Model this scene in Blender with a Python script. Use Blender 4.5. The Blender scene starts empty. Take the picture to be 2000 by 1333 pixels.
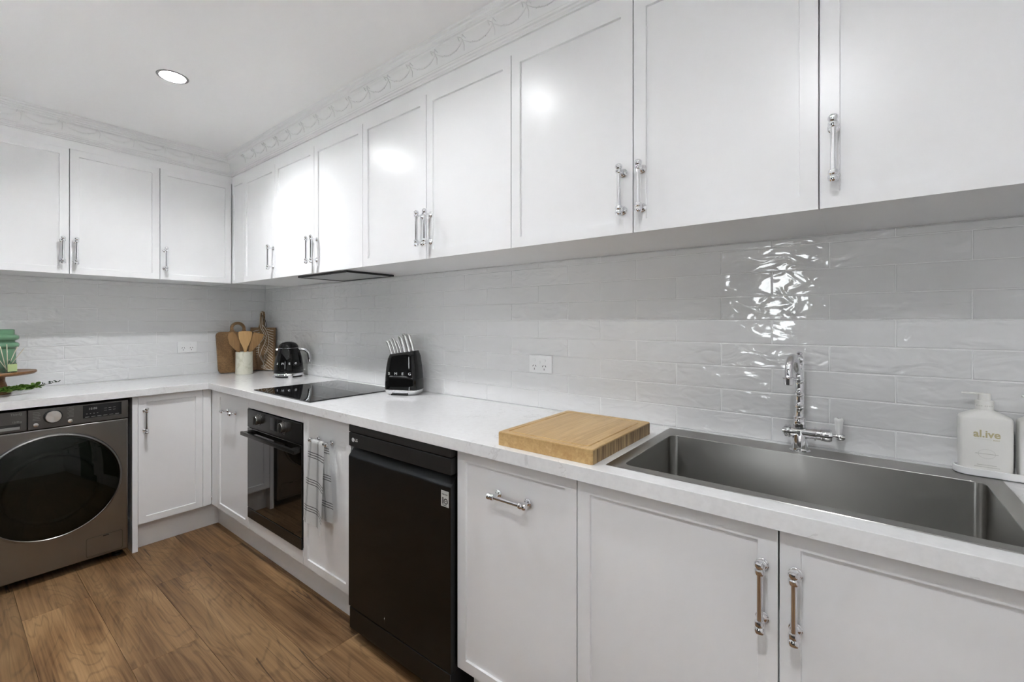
import bpy, bmesh, math, random
from mathutils import Matrix, Vector, noise
R = math.radians
random.seed(7)
scene = bpy.context.scene
C = scene.collection

# ------------------------------------------------------------------ camera, world, exposure
cam_d = bpy.data.cameras.new('camera'); cam = bpy.data.objects.new('camera', cam_d); C.objects.link(cam)
cam.location = (3.8087, -1.644, 1.3119)
cam.rotation_euler = (R(90), 0, R(37.7177))
cam_d.sensor_width = 36.0; cam_d.lens = 871.28 / 2000 * 36; cam_d.shift_y = -38.76 / 2000
cam_d.clip_start = 0.02
scene.camera = cam
world = bpy.data.worlds.new('world'); scene.world = world; world.use_nodes = True
world.node_tree.nodes['Background'].inputs[0].default_value = (0.95, 0.98, 1.0, 1)
WORLD_STRENGTH = 18.0
world.node_tree.nodes['Background'].inputs[1].default_value = WORLD_STRENGTH
vs = scene.view_settings
vs.view_transform = 'Standard'; vs.look = 'None'; vs.gamma = 1.0; vs.use_curve_mapping = False
vs.exposure = 0.28
scene.cycles.sample_clamp_indirect = 0.0; scene.cycles.caustics_reflective = False; scene.cycles.caustics_refractive = False
scene.cycles.use_light_tree = False; scene.cycles.max_bounces = 8; scene.cycles.diffuse_bounces = 4; scene.cycles.glossy_bounces = 4; scene.cycles.adaptive_threshold = 0.05
LAMPS = [900.0, 300.0, 570.0]; FILL_LAMP = 1250.0          # lens emission of the downlights and of the added fill lamps
# unseen window added at the back of the room for tile glints and fill: portal that guides sky light through the opening
WX0, WX1, WZ0, WZ1, YR = 2.98, 3.32, 1.20, 2.02, -3.6
pl = bpy.data.lights.new('window_portal', 'AREA'); pl.shape = 'RECTANGLE'
pl.size = WX1 - WX0; pl.size_y = WZ1 - WZ0; pl.cycles.is_portal = True
plo = bpy.data.objects.new('window_portal', pl); C.objects.link(plo)
plo.location = ((WX0 + WX1) / 2, YR - 0.13, (WZ0 + WZ1) / 2); plo.rotation_euler = (R(-90), 0, R(180))

# ------------------------------------------------------------------ helpers
I4 = Matrix.Identity(4)
MA = Matrix(((1, 0, 0, 0), (0, 0, -1, 0), (0, 1, 0, 0), (0, 0, 0, 1)))   # sink wall: (s, up, n) -> world
MB = Matrix(((0, 0, 1, 0), (1, 0, 0, 0), (0, 1, 0, 0), (0, 0, 0, 1)))    # washer wall
T = Matrix.Translation
WD = {}

def finish(me, mat, angle=38):
    for p in me.polygons: p.use_smooth = True
    me.set_sharp_from_angle(angle=R(angle))
    if mat: me.materials.append(mat)

def obj(name, bm, mat, parent=None, M=I4, angle=38, recalc=True):
    if recalc: bmesh.ops.recalc_face_normals(bm, faces=bm.faces)
    W = WD.get(parent.name, I4) if parent else I4
    bm.transform(W.inverted() @ M)
    me = bpy.data.meshes.new(name); bm.to_mesh(me); bm.free()
    finish(me, mat, angle)
    o = bpy.data.objects.new(name, me); C.objects.link(o)
    if parent: o.parent = parent
    WD[o.name] = W.copy()
    wn(o)
    return o

def wn(o):
    m = o.modifiers.new('weighted_normal', 'WEIGHTED_NORMAL'); m.keep_sharp = True; m.weight = 80

def inst(name, me, parent, M):
    o = bpy.data.objects.new(name, me); C.objects.link(o)
    W = WD.get(parent.name, I4); o.parent = parent
    o.matrix_local = W.inverted() @ M
    WD[o.name] = M.copy()
    wn(o)
    return o

def tag(o, label, cat, group=None):
    o['label'] = label; o['category'] = cat
    if group: o['group'] = group
    return o

def thing(name, label, cat, loc, group=None, M=None):
    o = bpy.data.objects.new(name, None); C.objects.link(o)
    o.empty_display_size = 0.05
    m = M if M is not None else T(Vector(loc))
    o.matrix_world = m; WD[o.name] = m.copy()
    return tag(o, label, cat, group)

def struct(o): o['kind'] = 'structure'; return o

def box(bm, x0, x1, y0, y1, z0, z1, bev=0.0, seg=1):
    vs_ = [bm.verts.new(p) for p in ((x0,y0,z0),(x1,y0,z0),(x1,y1,z0),(x0,y1,z0),(x0,y0,z1),(x1,y0,z1),(x1,y1,z1),(x0,y1,z1))]
    fs = [bm.faces.new([vs_[i] for i in f]) for f in ((3,2,1,0),(4,5,6,7),(0,1,5,4),(1,2,6,5),(2,3,7,6),(3,0,4,7))]
    if bev:
        es = list({e for f in fs for e in f.edges})
        bmesh.ops.bevel(bm, geom=es, offset=bev, segments=seg, profile=0.5, affect='EDGES')
    return fs

def bx(*a, **k):
    bm = bmesh.new(); box(bm, *a, **k); return bm

def lathe(bm, prof, M=I4, seg=24):
    """prof: (radius, height) along local Z of M"""
    rings = []
    for r, h in prof:
        if r < 1e-6: rings.append([bm.verts.new(M @ Vector((0, 0, h)))])
        else: rings.append([bm.verts.new(M @ Vector((r*math.cos(2*math.pi*i/seg), r*math.sin(2*math.pi*i/seg), h))) for i in range(seg)])
    for a, b in zip(rings, rings[1:]):
        if len(a) == 1 and len(b) == 1: continue
        for i in range(seg):
            j = (i + 1) % seg
            if len(a) == 1: bm.faces.new((a[0], b[j], b[i]))
            elif len(b) == 1: bm.faces.new((a[i], a[j], b[0]))
            else: bm.faces.new((a[i], a[j], b[j], b[i]))
    for ring in (rings[0], rings[-1]):
        if len(ring) > 1: bm.faces.new(ring)

def la(prof, M=I4, seg=24):
    bm = bmesh.new(); lathe(bm, prof, M, seg); return bm

def tube(bm, pts, rad, seg=10, cap=True, flat=None):
    pts = [Vector(p) for p in pts]; n = len(pts)
    if not isinstance(rad, (list, tuple)): rad = [rad] * n
    prev = None; rings = []
    for i, p in enumerate(pts):
        t = (pts[min(i+1, n-1)] - pts[max(i-1, 0)]).normalized()
        if prev is None:
            a = Vector((0, 0, 1)) if abs(t.z) < 0.9 else Vector((1, 0, 0))
            u = t.cross(a).normalized()
        else:
            u = (prev - t * prev.dot(t)).normalized()
        prev = u; w = t.cross(u)
        rings.append([bm.verts.new(p + rad[i]*(math.cos(2*math.pi*k/seg)*u + math.sin(2*math.pi*k/seg)*w)) for k in range(seg)])
    for a, b in zip(rings, rings[1:]):
        for k in range(seg):
            j = (k+1) % seg; bm.faces.new((a[k], a[j], b[j], b[k]))
    if cap: bm.faces.new(rings[0]); bm.faces.new(rings[-1])

def loft(bm, loops, cap0=True, cap1=True):
    rings = [[bm.verts.new(p) for p in l] for l in loops]
    for a, b in zip(rings, rings[1:]):
        for k in range(len(a)):
            j = (k+1) % len(a); bm.faces.new((a[k], a[j], b[j], b[k]))
    if cap0: bm.faces.new(rings[0])
    if cap1: bm.faces.new(rings[-1])
    return rings

def extrude_poly(bm, poly, axis_fn, a, b):
    """poly: list of 2d points; axis_fn(p, t) -> 3d; closed prism from t=a to t=b"""
    loft(bm, [[axis_fn(p, a) for p in poly], [axis_fn(p, b) for p in poly]])

def rrect(x0, x1, y0, y1, r, n=5):
    pts = []
    for cx, cy, a0 in ((x1-r, y1-r, 0), (x0+r, y1-r, 90), (x0+r, y0+r, 180), (x1-r, y0+r, 270)):
        for i in range(n+1):
            a = R(a0 + 90*i/n); pts.append((cx + r*math.cos(a), cy + r*math.sin(a)))
    return pts

def selip(a, b, e, n=40):
    out = []
    for i in range(n):
        t = 2*math.pi*i/n; c, s = math.cos(t), math.sin(t)
        out.append((a*math.copysign(abs(c)**(2/e), c), b*math.copysign(abs(s)**(2/e), s)))
    return out

def smooth_path(pts, k=6):
    pts = [Vector(p) for p in pts]; out = []
    for i in range(len(pts)-1):
        p0, p1, p2, p3 = pts[max(i-1,0)], pts[i], pts[i+1], pts[min(i+2,len(pts)-1)]
        for j in range(k):
            t = j/k
            out.append(0.5*((2*p1)+(p2-p0)*t+(2*p0-5*p1+4*p2-p3)*t*t+(3*p1-p0-3*p2+p3)*t**3))
    return out + [pts[-1]]

def text(name, body, size, M, mat, parent, ext=0.0003, align='CENTER', sx=1.0, bold=0.0):
    cu = bpy.data.curves.new(name, 'FONT'); cu.body = body; cu.size = size; cu.extrude = ext
    cu.offset = bold; cu.align_x = align; cu.align_y = 'CENTER'; cu.resolution_u = 3
    tmp = bpy.data.objects.new('tmp_text', cu); C.objects.link(tmp)
    dg = bpy.context.evaluated_depsgraph_get()
    me = bpy.data.meshes.new_from_object(tmp.evaluated_get(dg))
    bpy.data.objects.remove(tmp); bpy.data.curves.remove(cu)
    me.name = name; me.materials.clear(); me.materials.append(mat)
    W = WD[parent.name]
    me.transform(W.inverted() @ M @ Matrix.Diagonal((sx, 1, 1, 1)))
    o = bpy.data.objects.new(name, me); C.objects.link(o); o.parent = parent
    WD[o.name] = W.copy()
    return o

# ------------------------------------------------------------------ materials
def mat(name, col=(.8,.8,.8), rough=.5, metal=0.0, **kw):
    m = bpy.data.materials.new(name); m.use_nodes = True
    b = m.node_tree.nodes['Principled BSDF']
    b.inputs['Base Color'].default_value = (*col, 1); b.inputs['Roughness'].default_value = rough
    b.inputs['Metallic'].default_value = metal
    for k, v in kw.items(): b.inputs[k.replace('_', ' ')].default_value = v
    return m

class NT:
    def __init__(s, m): s.m = m; s.t = m.node_tree; s.b = s.t.nodes['Principled BSDF']
    def n(s, typ, **kw):
        nd = s.t.nodes.new(typ)
        for k, v in kw.items():
            if k.startswith('i_'):
                key = k[2:]; key = int(key) if key.isdigit() else key.replace('_', ' ')
                nd.inputs[key].default_value = v
            else: setattr(nd, k, v)
        return nd
    def l(s, a, b): s.t.links.new(a, b)
    def math(s, op, a, b=None, c=None):
        nd = s.n('ShaderNodeMath', operation=op)
        for i, v in enumerate((a, b, c)):
            if v is None: continue
            if hasattr(v, 'links'): s.l(v, nd.inputs[i])
            else: nd.inputs[i].default_value = v
        return nd.outputs[0]
    def ramp(s, fac, stops):
        nd = s.n('ShaderNodeValToRGB'); s.l(fac, nd.inputs[0]); e = nd.color_ramp.elements
        while len(e) < len(stops): e.new(0.5)
        for el, (p, c) in zip(e, stops): el.position = p; el.color = (*c, 1) if len(c) == 3 else c
        return nd.outputs[0]
    def mix(s, fac, a, b, mode='MIX'):
        nd = s.n('ShaderNodeMix', data_type='RGBA', blend_type=mode)
        for k, v in ((0, fac), (6, a), (7, b)):
            if hasattr(v, 'links'): s.l(v, nd.inputs[k])
            elif k == 0: nd.inputs[0].default_value = v
            else: nd.inputs[k].default_value = (*v, 1)
        return nd.outputs[2]
    def coords(s, scale=(1,1,1), rand=0.0, kind='Object', off=(0,0,0)):
        tc = s.n('ShaderNodeTexCoord'); v = tc.outputs[kind]
        if rand:
            oi = s.n('ShaderNodeObjectInfo'); sc = s.n('ShaderNodeVectorMath', operation='SCALE')
            sc.inputs[0].default_value = (1.0, .73, .41); s.l(s.math('MULTIPLY', oi.outputs['Random'], rand), sc.inputs['Scale'])
            ad = s.n('ShaderNodeVectorMath', operation='ADD'); s.l(v, ad.inputs[0]); s.l(sc.outputs[0], ad.inputs[1]); v = ad.outputs[0]
        mp = s.n('ShaderNodeMapping'); s.l(v, mp.inputs[0]); mp.inputs['Scale'].default_value = scale; mp.inputs['Location'].default_value = off
        return mp.outputs[0]
    def noise(s, vec, scale, detail=2, rough=.5, dist=0.0):
        nd = s.n('ShaderNodeTexNoise'); s.l(vec, nd.inputs['Vector'])
        nd.inputs['Scale'].default_value = scale; nd.inputs['Detail'].default_value = detail
        nd.inputs['Roughness'].default_value = rough; nd.inputs['Distortion'].default_value = dist
        return nd.outputs[0]
    def bump(s, h, strength, distance):
        nd = s.n('ShaderNodeBump'); s.l(h, nd.inputs['Height'])
        nd.inputs['Strength'].default_value = strength; nd.inputs['Distance'].default_value = distance
        s.l(nd.outputs[0], s.b.inputs['Normal'])
    def col(s, c): s.l(c, s.b.inputs['Base Color'])

def wood(name, dark, mid, light, axis='x', size=1.0, rand=40.0, rough=.4, rings=10.0, fine=.35):
    m = mat(name, mid, rough); t = NT(m)
    st = {'x': (.9, 5.0, 5.0), 'y': (5.0, .9, 5.0), 'z': (5.0, 5.0, .9)}[axis]
    fi = {'x': (3, 90, 90), 'y': (90, 3, 90), 'z': (90, 90, 3)}[axis]
    v = t.coords([a/size for a in st], rand)
    n1 = t.noise(v, 1.0, 1.5, .45, .6)
    ring = t.math('PINGPONG', t.math('MULTIPLY', n1, rings), 1.0)
    ring = t.math('POWER', ring, 1.6)
    big = t.noise(t.coords([a/size*.35 for a in st], rand*1.7), 1.3, 2, .5, .4)
    f = t.noise(t.coords([a/size for a in fi], rand), 1.0, 3, .6)
    base = t.ramp(big, [(.30, dark), (.5, mid), (.72, light)])
    rc = t.mix(t.math('MULTIPLY', t.math('SUBTRACT', 1.0, ring), .42), base, dark, 'MIX')
    fc = t.mix(fine, rc, t.ramp(f, [(.3, [c*.45 for c in mid]), (.62, [min(1, c*1.35) for c in light])]), 'MIX')
    t.col(fc)
    t.bump(f, .15, .0008)
    return m, t, fc

M = {}
M['paint'] = mat('white_wall_paint', (.87,.87,.87), .55)
M['rear_paint'] = mat('bounce_cutting_charcoal', (.11,.11,.11), .6)  # dark tone added on unseen rear surfaces to cut light bounced on base cabinets
M['ceiling'] = mat('white_ceiling_paint', (.90,.90,.90), .7)
M['plaster'] = mat('cornice_plaster', (.80,.80,.80), .6)
M['cab'] = mat('white_satin_cabinet', (.84,.84,.845), .29, Specular_IOR_Level=.5)
t = NT(M['cab']); t.bump(t.noise(t.coords((1,1,1)), 160, 1), .05, .0004)
M['grout'] = mat('white_grout', (.88,.88,.88), .7)
M['chrome'] = mat('polished_chrome', (.80,.80,.82), .045, 1.0)
M['white_plastic'] = mat('white_plastic', (.85,.85,.85), .3)
M['ring'] = mat('satin_grey_ring', (.30,.30,.30), .45)
M['dark_slot'] = mat('dark_slot', (.03,.03,.03), .5)
M['black_matte'] = mat('black_matte', (.012,.012,.012), .45)
M['black_gloss'] = mat('black_gloss_enamel', (.004,.004,.004), .035, Specular_IOR_Level=.38)
M['hob'] = mat('black_ceramic_glass', (.010,.010,.011), .03, Specular_IOR_Level=.75)
M['oven_glass'] = mat('oven_black_glass', (.008,.007,.006), .03, Specular_IOR_Level=1.0)
M['white_print'] = mat('white_print', (.75,.75,.75), .4)
M['grey_print'] = mat('grey_print', (.28,.28,.27), .4)
M['gold_print'] = mat('gold_print', (.56,.50,.30), .4)
M['pale_print'] = mat('pale_grey_print', (.62,.61,.57), .5)
M['black_print'] = mat('black_print', (.02,.02,.02), .5)
M['sticker'] = mat('silver_sticker', (.55,.55,.53), .4)
M['bottle'] = mat('cream_white_bottle', (.90,.89,.855), .38)
M['tray'] = mat('white_ceramic_tray', (.91,.91,.91), .35)
M['ceramic'] = mat('glazed_white_lever', (.92,.92,.91), .12)
M['marble'] = mat('cream_marble', (.66,.64,.53), .35)
t = NT(M['marble']); t.col(t.ramp(t.noise(t.coords((9,9,5)), 3, 4, .6, 1.2), [(.35,(.56,.54,.42)),(.47,(.68,.66,.55)),(.8,(.72,.70,.60))]))
# tile: wavy hand-made glaze
M['tile'] = mat('glossy_white_tile', (.78,.78,.785), .045, Specular_IOR_Level=.5)
t = NT(M['tile'])
oi = t.n('ShaderNodeObjectInfo')
nz = t.noise(t.coords((1,2.0,1), 60), 13, 1.5, .4, 1.0)
amp = t.math('MULTIPLY_ADD', oi.outputs['Random'], 1.1, .35)
t.bump(t.math('MULTIPLY', nz, amp), .9, .0050)
v = t.math('MULTIPLY_ADD', oi.outputs['Random'], .012, .775)
cc = t.n('ShaderNodeCombineColor'); [t.l(v, cc.inputs[i]) for i in range(3)]; t.col(cc.outputs[0])
# quartz
M['quartz'] = mat('white_quartz', (.82,.82,.82), .10, Specular_IOR_Level=.5)
t = NT(M['quartz'])
a = t.noise(t.coords((1,1,1)), 7, 5, .62, 1.0)
vein = t.math('ABSOLUTE', t.math('SUBTRACT', a, .5))
spk = t.noise(t.coords((1,1,1)), 3.2, 2, .5)
vm = t.math('MULTIPLY', t.math('LESS_THAN', vein, .012), t.math('GREATER_THAN', spk, .54))
fineq = t.noise(t.coords((1,1,1)), 60, 3, .6)
t.col(t.mix(t.math('MULTIPLY', vm, .30), t.ramp(fineq, [(.3,(.79,.79,.79)),(.6,(.84,.84,.84))]), (.50,.49,.48)))
# steels
def brushed(name, col, rough, axis, aniso=.0, amt=.10, rotation=0.0):
    m = mat(name, col, rough, 1.0, Anisotropic=aniso, Anisotropic_Rotation=rotation); t = NT(m)
    if amt < .05: return m
    sc = {'x': (2, 400, 400), 'y': (400, 2, 400), 'z': (400, 400, 2)}[axis]
    f = t.noise(t.coords(sc), 1.0, 2)
    rr = t.math('MULTIPLY_ADD', f, amt, rough - amt/2); t.l(rr, t.b.inputs['Roughness'])
    t.bump(f, .05, .0002)
    return m
M['steel'] = brushed('brushed_stainless', (.37,.362,.345), .33, 'x', .88, amt=.03, rotation=.25)
tg = NT(M['steel']); tn = tg.n('ShaderNodeTangent', direction_type='RADIAL', axis='Z'); tg.l(tn.outputs[0], tg.b.inputs['Tangent'])
M['steel_plain'] = brushed('knife_steel', (.62,.61,.60), .22, 'z')
M['black_steel'] = brushed('black_steel', (.26,.25,.24), .30, 'y', .0)
M['black_steel_a'] = brushed('black_steel_door', (.040,.042,.044), .38, 'x', .0)
M['washer_panel'] = mat('washer_panel', (.13,.125,.118), .36, .8)
M['display'] = mat('black_display', (.006,.006,.007), .08)
M['oven_panel'] = mat('black_oven_panel', (.035,.034,.032), .22, .6)
M['knob'] = mat('graphite_knob', (.22,.215,.21), .25, .9)
M['hood_grey'] = mat('hood_grey', (.42,.42,.42), .35, .7)
# floor & woods
fw = mat('oak_vinyl_plank', (.2,.11,.05), .42); t = NT(fw)
warp = t.noise(t.coords((1.5, 6.5, 1), 60), 1.0, 2.0, .5, 1.1)
ring = t.math('PINGPONG', t.math('MULTIPLY', warp, 19.0), 1.0)
lines_ = t.n('ShaderNodeMapRange', interpolation_type='SMOOTHSTEP'); t.l(ring, lines_.inputs[0]); lines_.inputs[1].default_value = .0; lines_.inputs[2].default_value = .45; lines_.inputs[3].default_value = 1; lines_.inputs[4].default_value = 0
big = t.noise(t.coords((1.1, 4.2, 1), 91), 1.0, 3, .55, .7)
base = t.ramp(big, [(.32, (.055,.024,.009)), (.44, (.145,.072,.028)), (.55, (.260,.145,.063)), (.68, (.420,.260,.125))])
fib = t.noise(t.coords((2.2, 120, 1), 60), 1.0, 3, .6)
c1 = t.mix(t.math('MULTIPLY', lines_.outputs[0], .42), base, (.050,.022,.008))
fc = t.mix(.34, c1, t.ramp(fib, [(.34, (.075,.036,.014)), (.64, (.40,.25,.125))]))
t.bump(fib, .12, .0006)
oi = t.n('ShaderNodeObjectInfo')
hs = t.n('ShaderNodeHueSaturation'); t.l(fc, hs.inputs['Color'])
t.l(t.math('MULTIPLY_ADD', oi.outputs['Random'], .40, .78), hs.inputs['Value']); hs.inputs['Saturation'].default_value = 1.0; t.b.inputs['Specular IOR Level'].default_value = .3
# long dark splits
sp = t.noise(t.coords((.45, 16, 1), 80), 1.0, 1, .4, .3)
msk = t.noise(t.coords((1.2, 2.5, 1), 33), 1.0, 1)
crack = t.math('MULTIPLY', t.math('LESS_THAN', t.math('ABSOLUTE', t.math('SUBTRACT', sp, .5)), .006), t.math('GREATER_THAN', msk, .60))
t.col(t.mix(t.math('MULTIPLY', crack, .75), hs.outputs[0], (.03,.015,.008)))
M['floor'] = fw
M['floor_base'] = mat('floor_joint', (.05,.03,.018), .8)
M['mango'], t, c = wood('mango_wood', (.070,.033,.012), (.190,.100,.042), (.330,.200,.090), 'z', .5, 9, .45, 9, .35)
M['mango2'], t, c = wood('brown_wood', (.12,.06,.025), (.26,.155,.07), (.36,.235,.12), 'z', .45, 5, .5, 6, .3)
M['acacia'], t, c = wood('acacia_wood', (.09,.035,.012), (.21,.095,.034), (.36,.19,.075), 'y', .4, 3, .35, 8, .3)
M['spoon'], t, c = wood('dark_utensil_wood', (.16,.078,.026), (.31,.170,.062), (.42,.25,.10), 'z', .3, 7, .5, 5, .25)
M['bamboo'], t, c = wood('light_bamboo', (.42,.24,.09), (.56,.34,.135), (.62,.40,.18), 'z', .2, 3, .45, 3, .2)
# bamboo chopping board with strips
M['chop'] = mat('bamboo_board', (.5,.32,.13), .38); t = NT(M['chop'])
v = t.coords((46, 3.0, 46)); vor = t.n('ShaderNodeTexVoronoi', feature='F1', distance='MANHATTAN'); t.l(v, vor.inputs['Vector']); vor.inputs['Scale'].default_value = 1.0; vor.inputs['Randomness'].default_value = .35
f = t.noise(t.coords((160, 7, 160)), 1.0, 3, .6); big = t.noise(t.coords((7, 2.5, 7)), 2, 3)
sepc = t.n('ShaderNodeSeparateColor'); t.l(vor.outputs['Color'], sepc.inputs[0])
cst = t.ramp(sepc.outputs[0], [(0,(.50,.315,.125)),(.5,(.57,.375,.16)),(1,(.63,.43,.20))])
cst = t.mix(.35, cst, t.ramp(f, [(.3,(.36,.20,.07)),(.65,(.66,.46,.22))]))
t.col(t.mix(t.math('MULTIPLY', t.math('GREATER_THAN', big, .60), .25), cst, (.40,.22,.07)))
M['chop_end'] = mat('bamboo_end_grain', (.36,.24,.11), .5); t = NT(M['chop_end'])
f = t.noise(t.coords((9, 130, 9)), 1.0, 2, .6, .3)
t.col(t.ramp(f, [(.32,(.16,.09,.035)),(.5,(.34,.22,.10)),(.66,(.52,.37,.18))]))
M['whitewash'] = mat('whitewashed_groove', (.74,.69,.60), .6)
M['rope'] = mat('dark_cord', (.06,.055,.05), .8)
# towel with woven check
M['towel'] = mat('checked_towel', (.78,.78,.77), .9); t = NT(M['towel'])
uv = t.n('ShaderNodeTexCoord'); sp_ = t.n('ShaderNodeSeparateXYZ'); t.l(uv.outputs['UV'], sp_.inputs[0])
def lines(c, period, off, n=3, gap=.0105, w=.0034):
    acc = None
    for k in range(n):
        d = t.math('PINGPONG', t.math('ADD', c, -off - (k-1)*gap + period*10), period)  # 0..period
        # use modulo for one-sided period
        d = t.math('ABSOLUTE', t.math('SUBTRACT', t.math('MODULO', t.math('ADD', c, -off - (k-1)*gap + period*10.5), period), period/2))
        m_ = t.math('LESS_THAN', d, w/2)
        acc = m_ if acc is None else t.math('MAXIMUM', acc, m_)
    return acc
ln = t.math('MAXIMUM', lines(sp_.outputs[1], .118, .075), lines(sp_.outputs[0], .105, .032, gap=.0085, w=.0030))
wv = t.noise(t.coords((900,900,900)), 1, 1)
t.col(t.mix(t.math('MULTIPLY', ln, .88), t.ramp(wv, [(.3,(.80,.80,.79)),(.7,(.90,.90,.89))]), (.045,.045,.05)))
t.bump(wv, .3, .0006)
# glass
def thin_glass(name, tint, refl_rough=.02, ior=1.5):
    m = bpy.data.materials.new(name); m.use_nodes = True; nt = m.node_tree; nt.nodes.remove(nt.nodes['Principled BSDF'])
    out = nt.nodes['Material Output']
    tr = nt.nodes.new('ShaderNodeBsdfTransparent'); tr.inputs[0].default_value = (*tint, 1)
    gl = nt.nodes.new('ShaderNodeBsdfGlossy'); gl.inputs['Roughness'].default_value = refl_rough
    fr = nt.nodes.new('ShaderNodeFresnel'); fr.inputs[0].default_value = ior
    mx = nt.nodes.new('ShaderNodeMixShader')
    nt.links.new(fr.outputs[0], mx.inputs[0]); nt.links.new(tr.outputs[0], mx.inputs[1]); nt.links.new(gl.outputs[0], mx.inputs[2])
    nt.links.new(mx.outputs[0], out.inputs[0])
    return m
M['washer_glass'] = thin_glass('tinted_door_glass', (.32,.335,.30), .02, 1.42)
M['bowl_glass'] = mat('inner_bowl_glass', (.060,.075,.064), .06, Specular_IOR_Level=.7)
M['green_glass'] = mat('green_glass', (.27,.52,.32), .06, Transmission_Weight=.45, Specular_IOR_Level=.6)
M['clear_glass'] = thin_glass('clear_glass', (.93,.96,.93), .02, 1.45)
M['pane'] = thin_glass('window_glass', (.96,.97,.97), .0, 1.45)
M['lime'] = mat('lime_label', (.47,.60,.28), .5)
M['reed'] = mat('pale_reed', (.72,.64,.50), .7)
M['leaf'] = mat('eucalyptus_leaf', (.12,.22,.045), .45); t = NT(M['leaf'])
oi = t.n('ShaderNodeObjectInfo'); t.col(t.ramp(oi.outputs['Random'], [(0,(.09,.19,.025)),(.5,(.20,.36,.055)),(1,(.33,.50,.13))]))
M['leaf_dark'] = mat('eucalyptus_tip_leaf', (.045,.075,.05), .5)
M['stem'] = mat('sprig_stem', (.10,.09,.04), .6)
M['pale_green'] = mat('pale_green_ceramic', (.58,.62,.47), .4)
def lens_mat(st):
    m = bpy.data.materials.new('lamp_lens'); m.use_nodes = True
    nt = m.node_tree; nt.nodes.remove(nt.nodes['Principled BSDF'])
    em = nt.nodes.new('ShaderNodeEmission'); em.inputs[0].default_value = (.965, .99, 1.01, 1); em.inputs[1].default_value = st
    nt.links.new(em.outputs[0], nt.nodes['Material Output'].inputs[0]); return m

# ------------------------------------------------------------------ dimensions
H, TH, D = .926, .040, .598           # worktop height, thickness, depth
F = .572                              # base door face
DU, ZB, ZT = .389, 1.572, 2.260       # wall cabinet face, bottom, door top
K = .516                              # kickboard
CEIL = 2.43
XE = 4.66                             # end wall
TP, TL = .0778, .302                  # tile pitch

# ------------------------------------------------------------------ room shell
fl = struct(obj('floor', bx(-.02, XE+.02, YR-.02, .02, -.06, -.012), M['floor_base']))
PW, PL_ = .2205, 1.22
starts = {-1: .55, 0: .93, 1: 1.055, 2: .435, 3: .923, 4: .30, 5: .77, 6: .15, 7: .60, 8: 1.0, 9: .4, 10: .8, 11: .25, 12: .5, 13: .9, 14:.2}
pcache = {}
for r in range(-1, 15):
    y1 = -.531 - .2205*(r) + .0 ; y0 = y1 - PW
    if y1 < YR: break
    y0 = max(y0, YR)
    xs = starts[r]
    while xs > 0: xs -= PL_
    while xs < XE:
        a, b = max(xs, 0), min(xs + PL_, XE)
        if b - a > .02:
            key = (round(b-a, 3), round(y1-y0, 3))
            if key not in pcache:
                bm = bx(.0004, b-a-.0004, .0004, y1-y0-.0004, -.012, 0, bev=.0006)
                me = bpy.data.meshes.new('plank'); bmesh.ops.recalc_face_normals(bm, faces=bm.faces); bm.to_mesh(me); bm.free(); finish(me, M['floor']); pcache[key] = me
            inst('plank', pcache[key], fl, T((a, y0, 0)))
        xs += PL_
# ceiling with holes for the downlights
LIGHTS = [(1.335, -.98), (2.55, -.975), (3.69, -1.70)]
DEEP = [.016, .016, 0]
RL = .052
bm = bmesh.new()
def loop_edges(pts):
    v_ = [bm.verts.new(p) for p in pts]; return [bm.edges.new((v_[i], v_[(i+1) % len(v_)])) for i in range(len(v_))]
es = loop_edges([(-.02, YR-.02, CEIL), (XE+.02, YR-.02, CEIL), (XE+.02, .02, CEIL), (-.02, .02, CEIL)])
for lx, ly in LIGHTS:
    es += loop_edges([(lx+RL*math.cos(2*math.pi*i/32), ly+RL*math.sin(2*math.pi*i/32), CEIL) for i in range(32)])
bmesh.ops.triangle_fill(bm, use_beauty=True, use_dissolve=False, edges=es, normal=(0, 0, -1))
fs = list(bm.faces)
ext = bmesh.ops.extrude_face_region(bm, geom=fs)
bmesh.ops.translate(bm, verts=[g for g in ext['geom'] if isinstance(g, bmesh.types.BMVert)], vec=(0, 0, .06))
struct(obj('ceiling', bm, M['ceiling']))
# walls (tile faces lie at x=0 / y=0)
wa = struct(obj('wall_right', bx(-.02, XE, .0022, .12, 0, CEIL), M['grout']))
wb = struct(obj('wall_left', bx(-.12, -.0022, YR, .12, 0, CEIL), M['grout']))
bmw = bx(-.0022, -.0005, YR, -1.66, 0, CEIL)
struct(obj('wall_left_plaster', bmw, M['paint']))
struct(obj('wall_end', bx(XE, XE+.12, YR-.12, .12, 0, CEIL), M['paint']))
bm = bmesh.new()
box(bm, -.12, WX0, YR-.12, YR, 0, CEIL); box(bm, WX1, XE+.12, YR-.12, YR, 0, CEIL)
box(bm, WX0, WX1, YR-.12, YR, 0, WZ0); box(bm, WX0, WX1, YR-.12, YR, WZ1, CEIL)
struct(obj('wall_rear', bm, M['rear_paint']))
bm = bmesh.new()
for a in ((WX0, WX0+.04, WZ0, WZ1), (WX1-.04, WX1, WZ0, WZ1), (WX0+.04, WX1-.04, WZ0, WZ0+.04), (WX0+.04, WX1-.04, WZ1-.04, WZ1)):
    box(bm, a[0], a[1], YR-.09, YR-.04, a[2], a[3], bev=.004)
w1 = struct(obj('added_window', bm, M['white_plastic']))
obj('pane', bx(WX0+.04, WX1-.04, YR-.068, YR-.064, WZ0+.04, WZ1-.04), M['pane'], w1)
struct(obj('bounce_half_wall', bx(.75, XE, YR, -2.55, 0, .90), M['rear_paint']))  # added unseen half wall, carries the white bounce surface
struct(obj('bounce_cap', bx(.73, XE, YR, -2.53, .90, .93), M['paint']))  # added white top, reflects the fill lamps up to the ceiling

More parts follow.
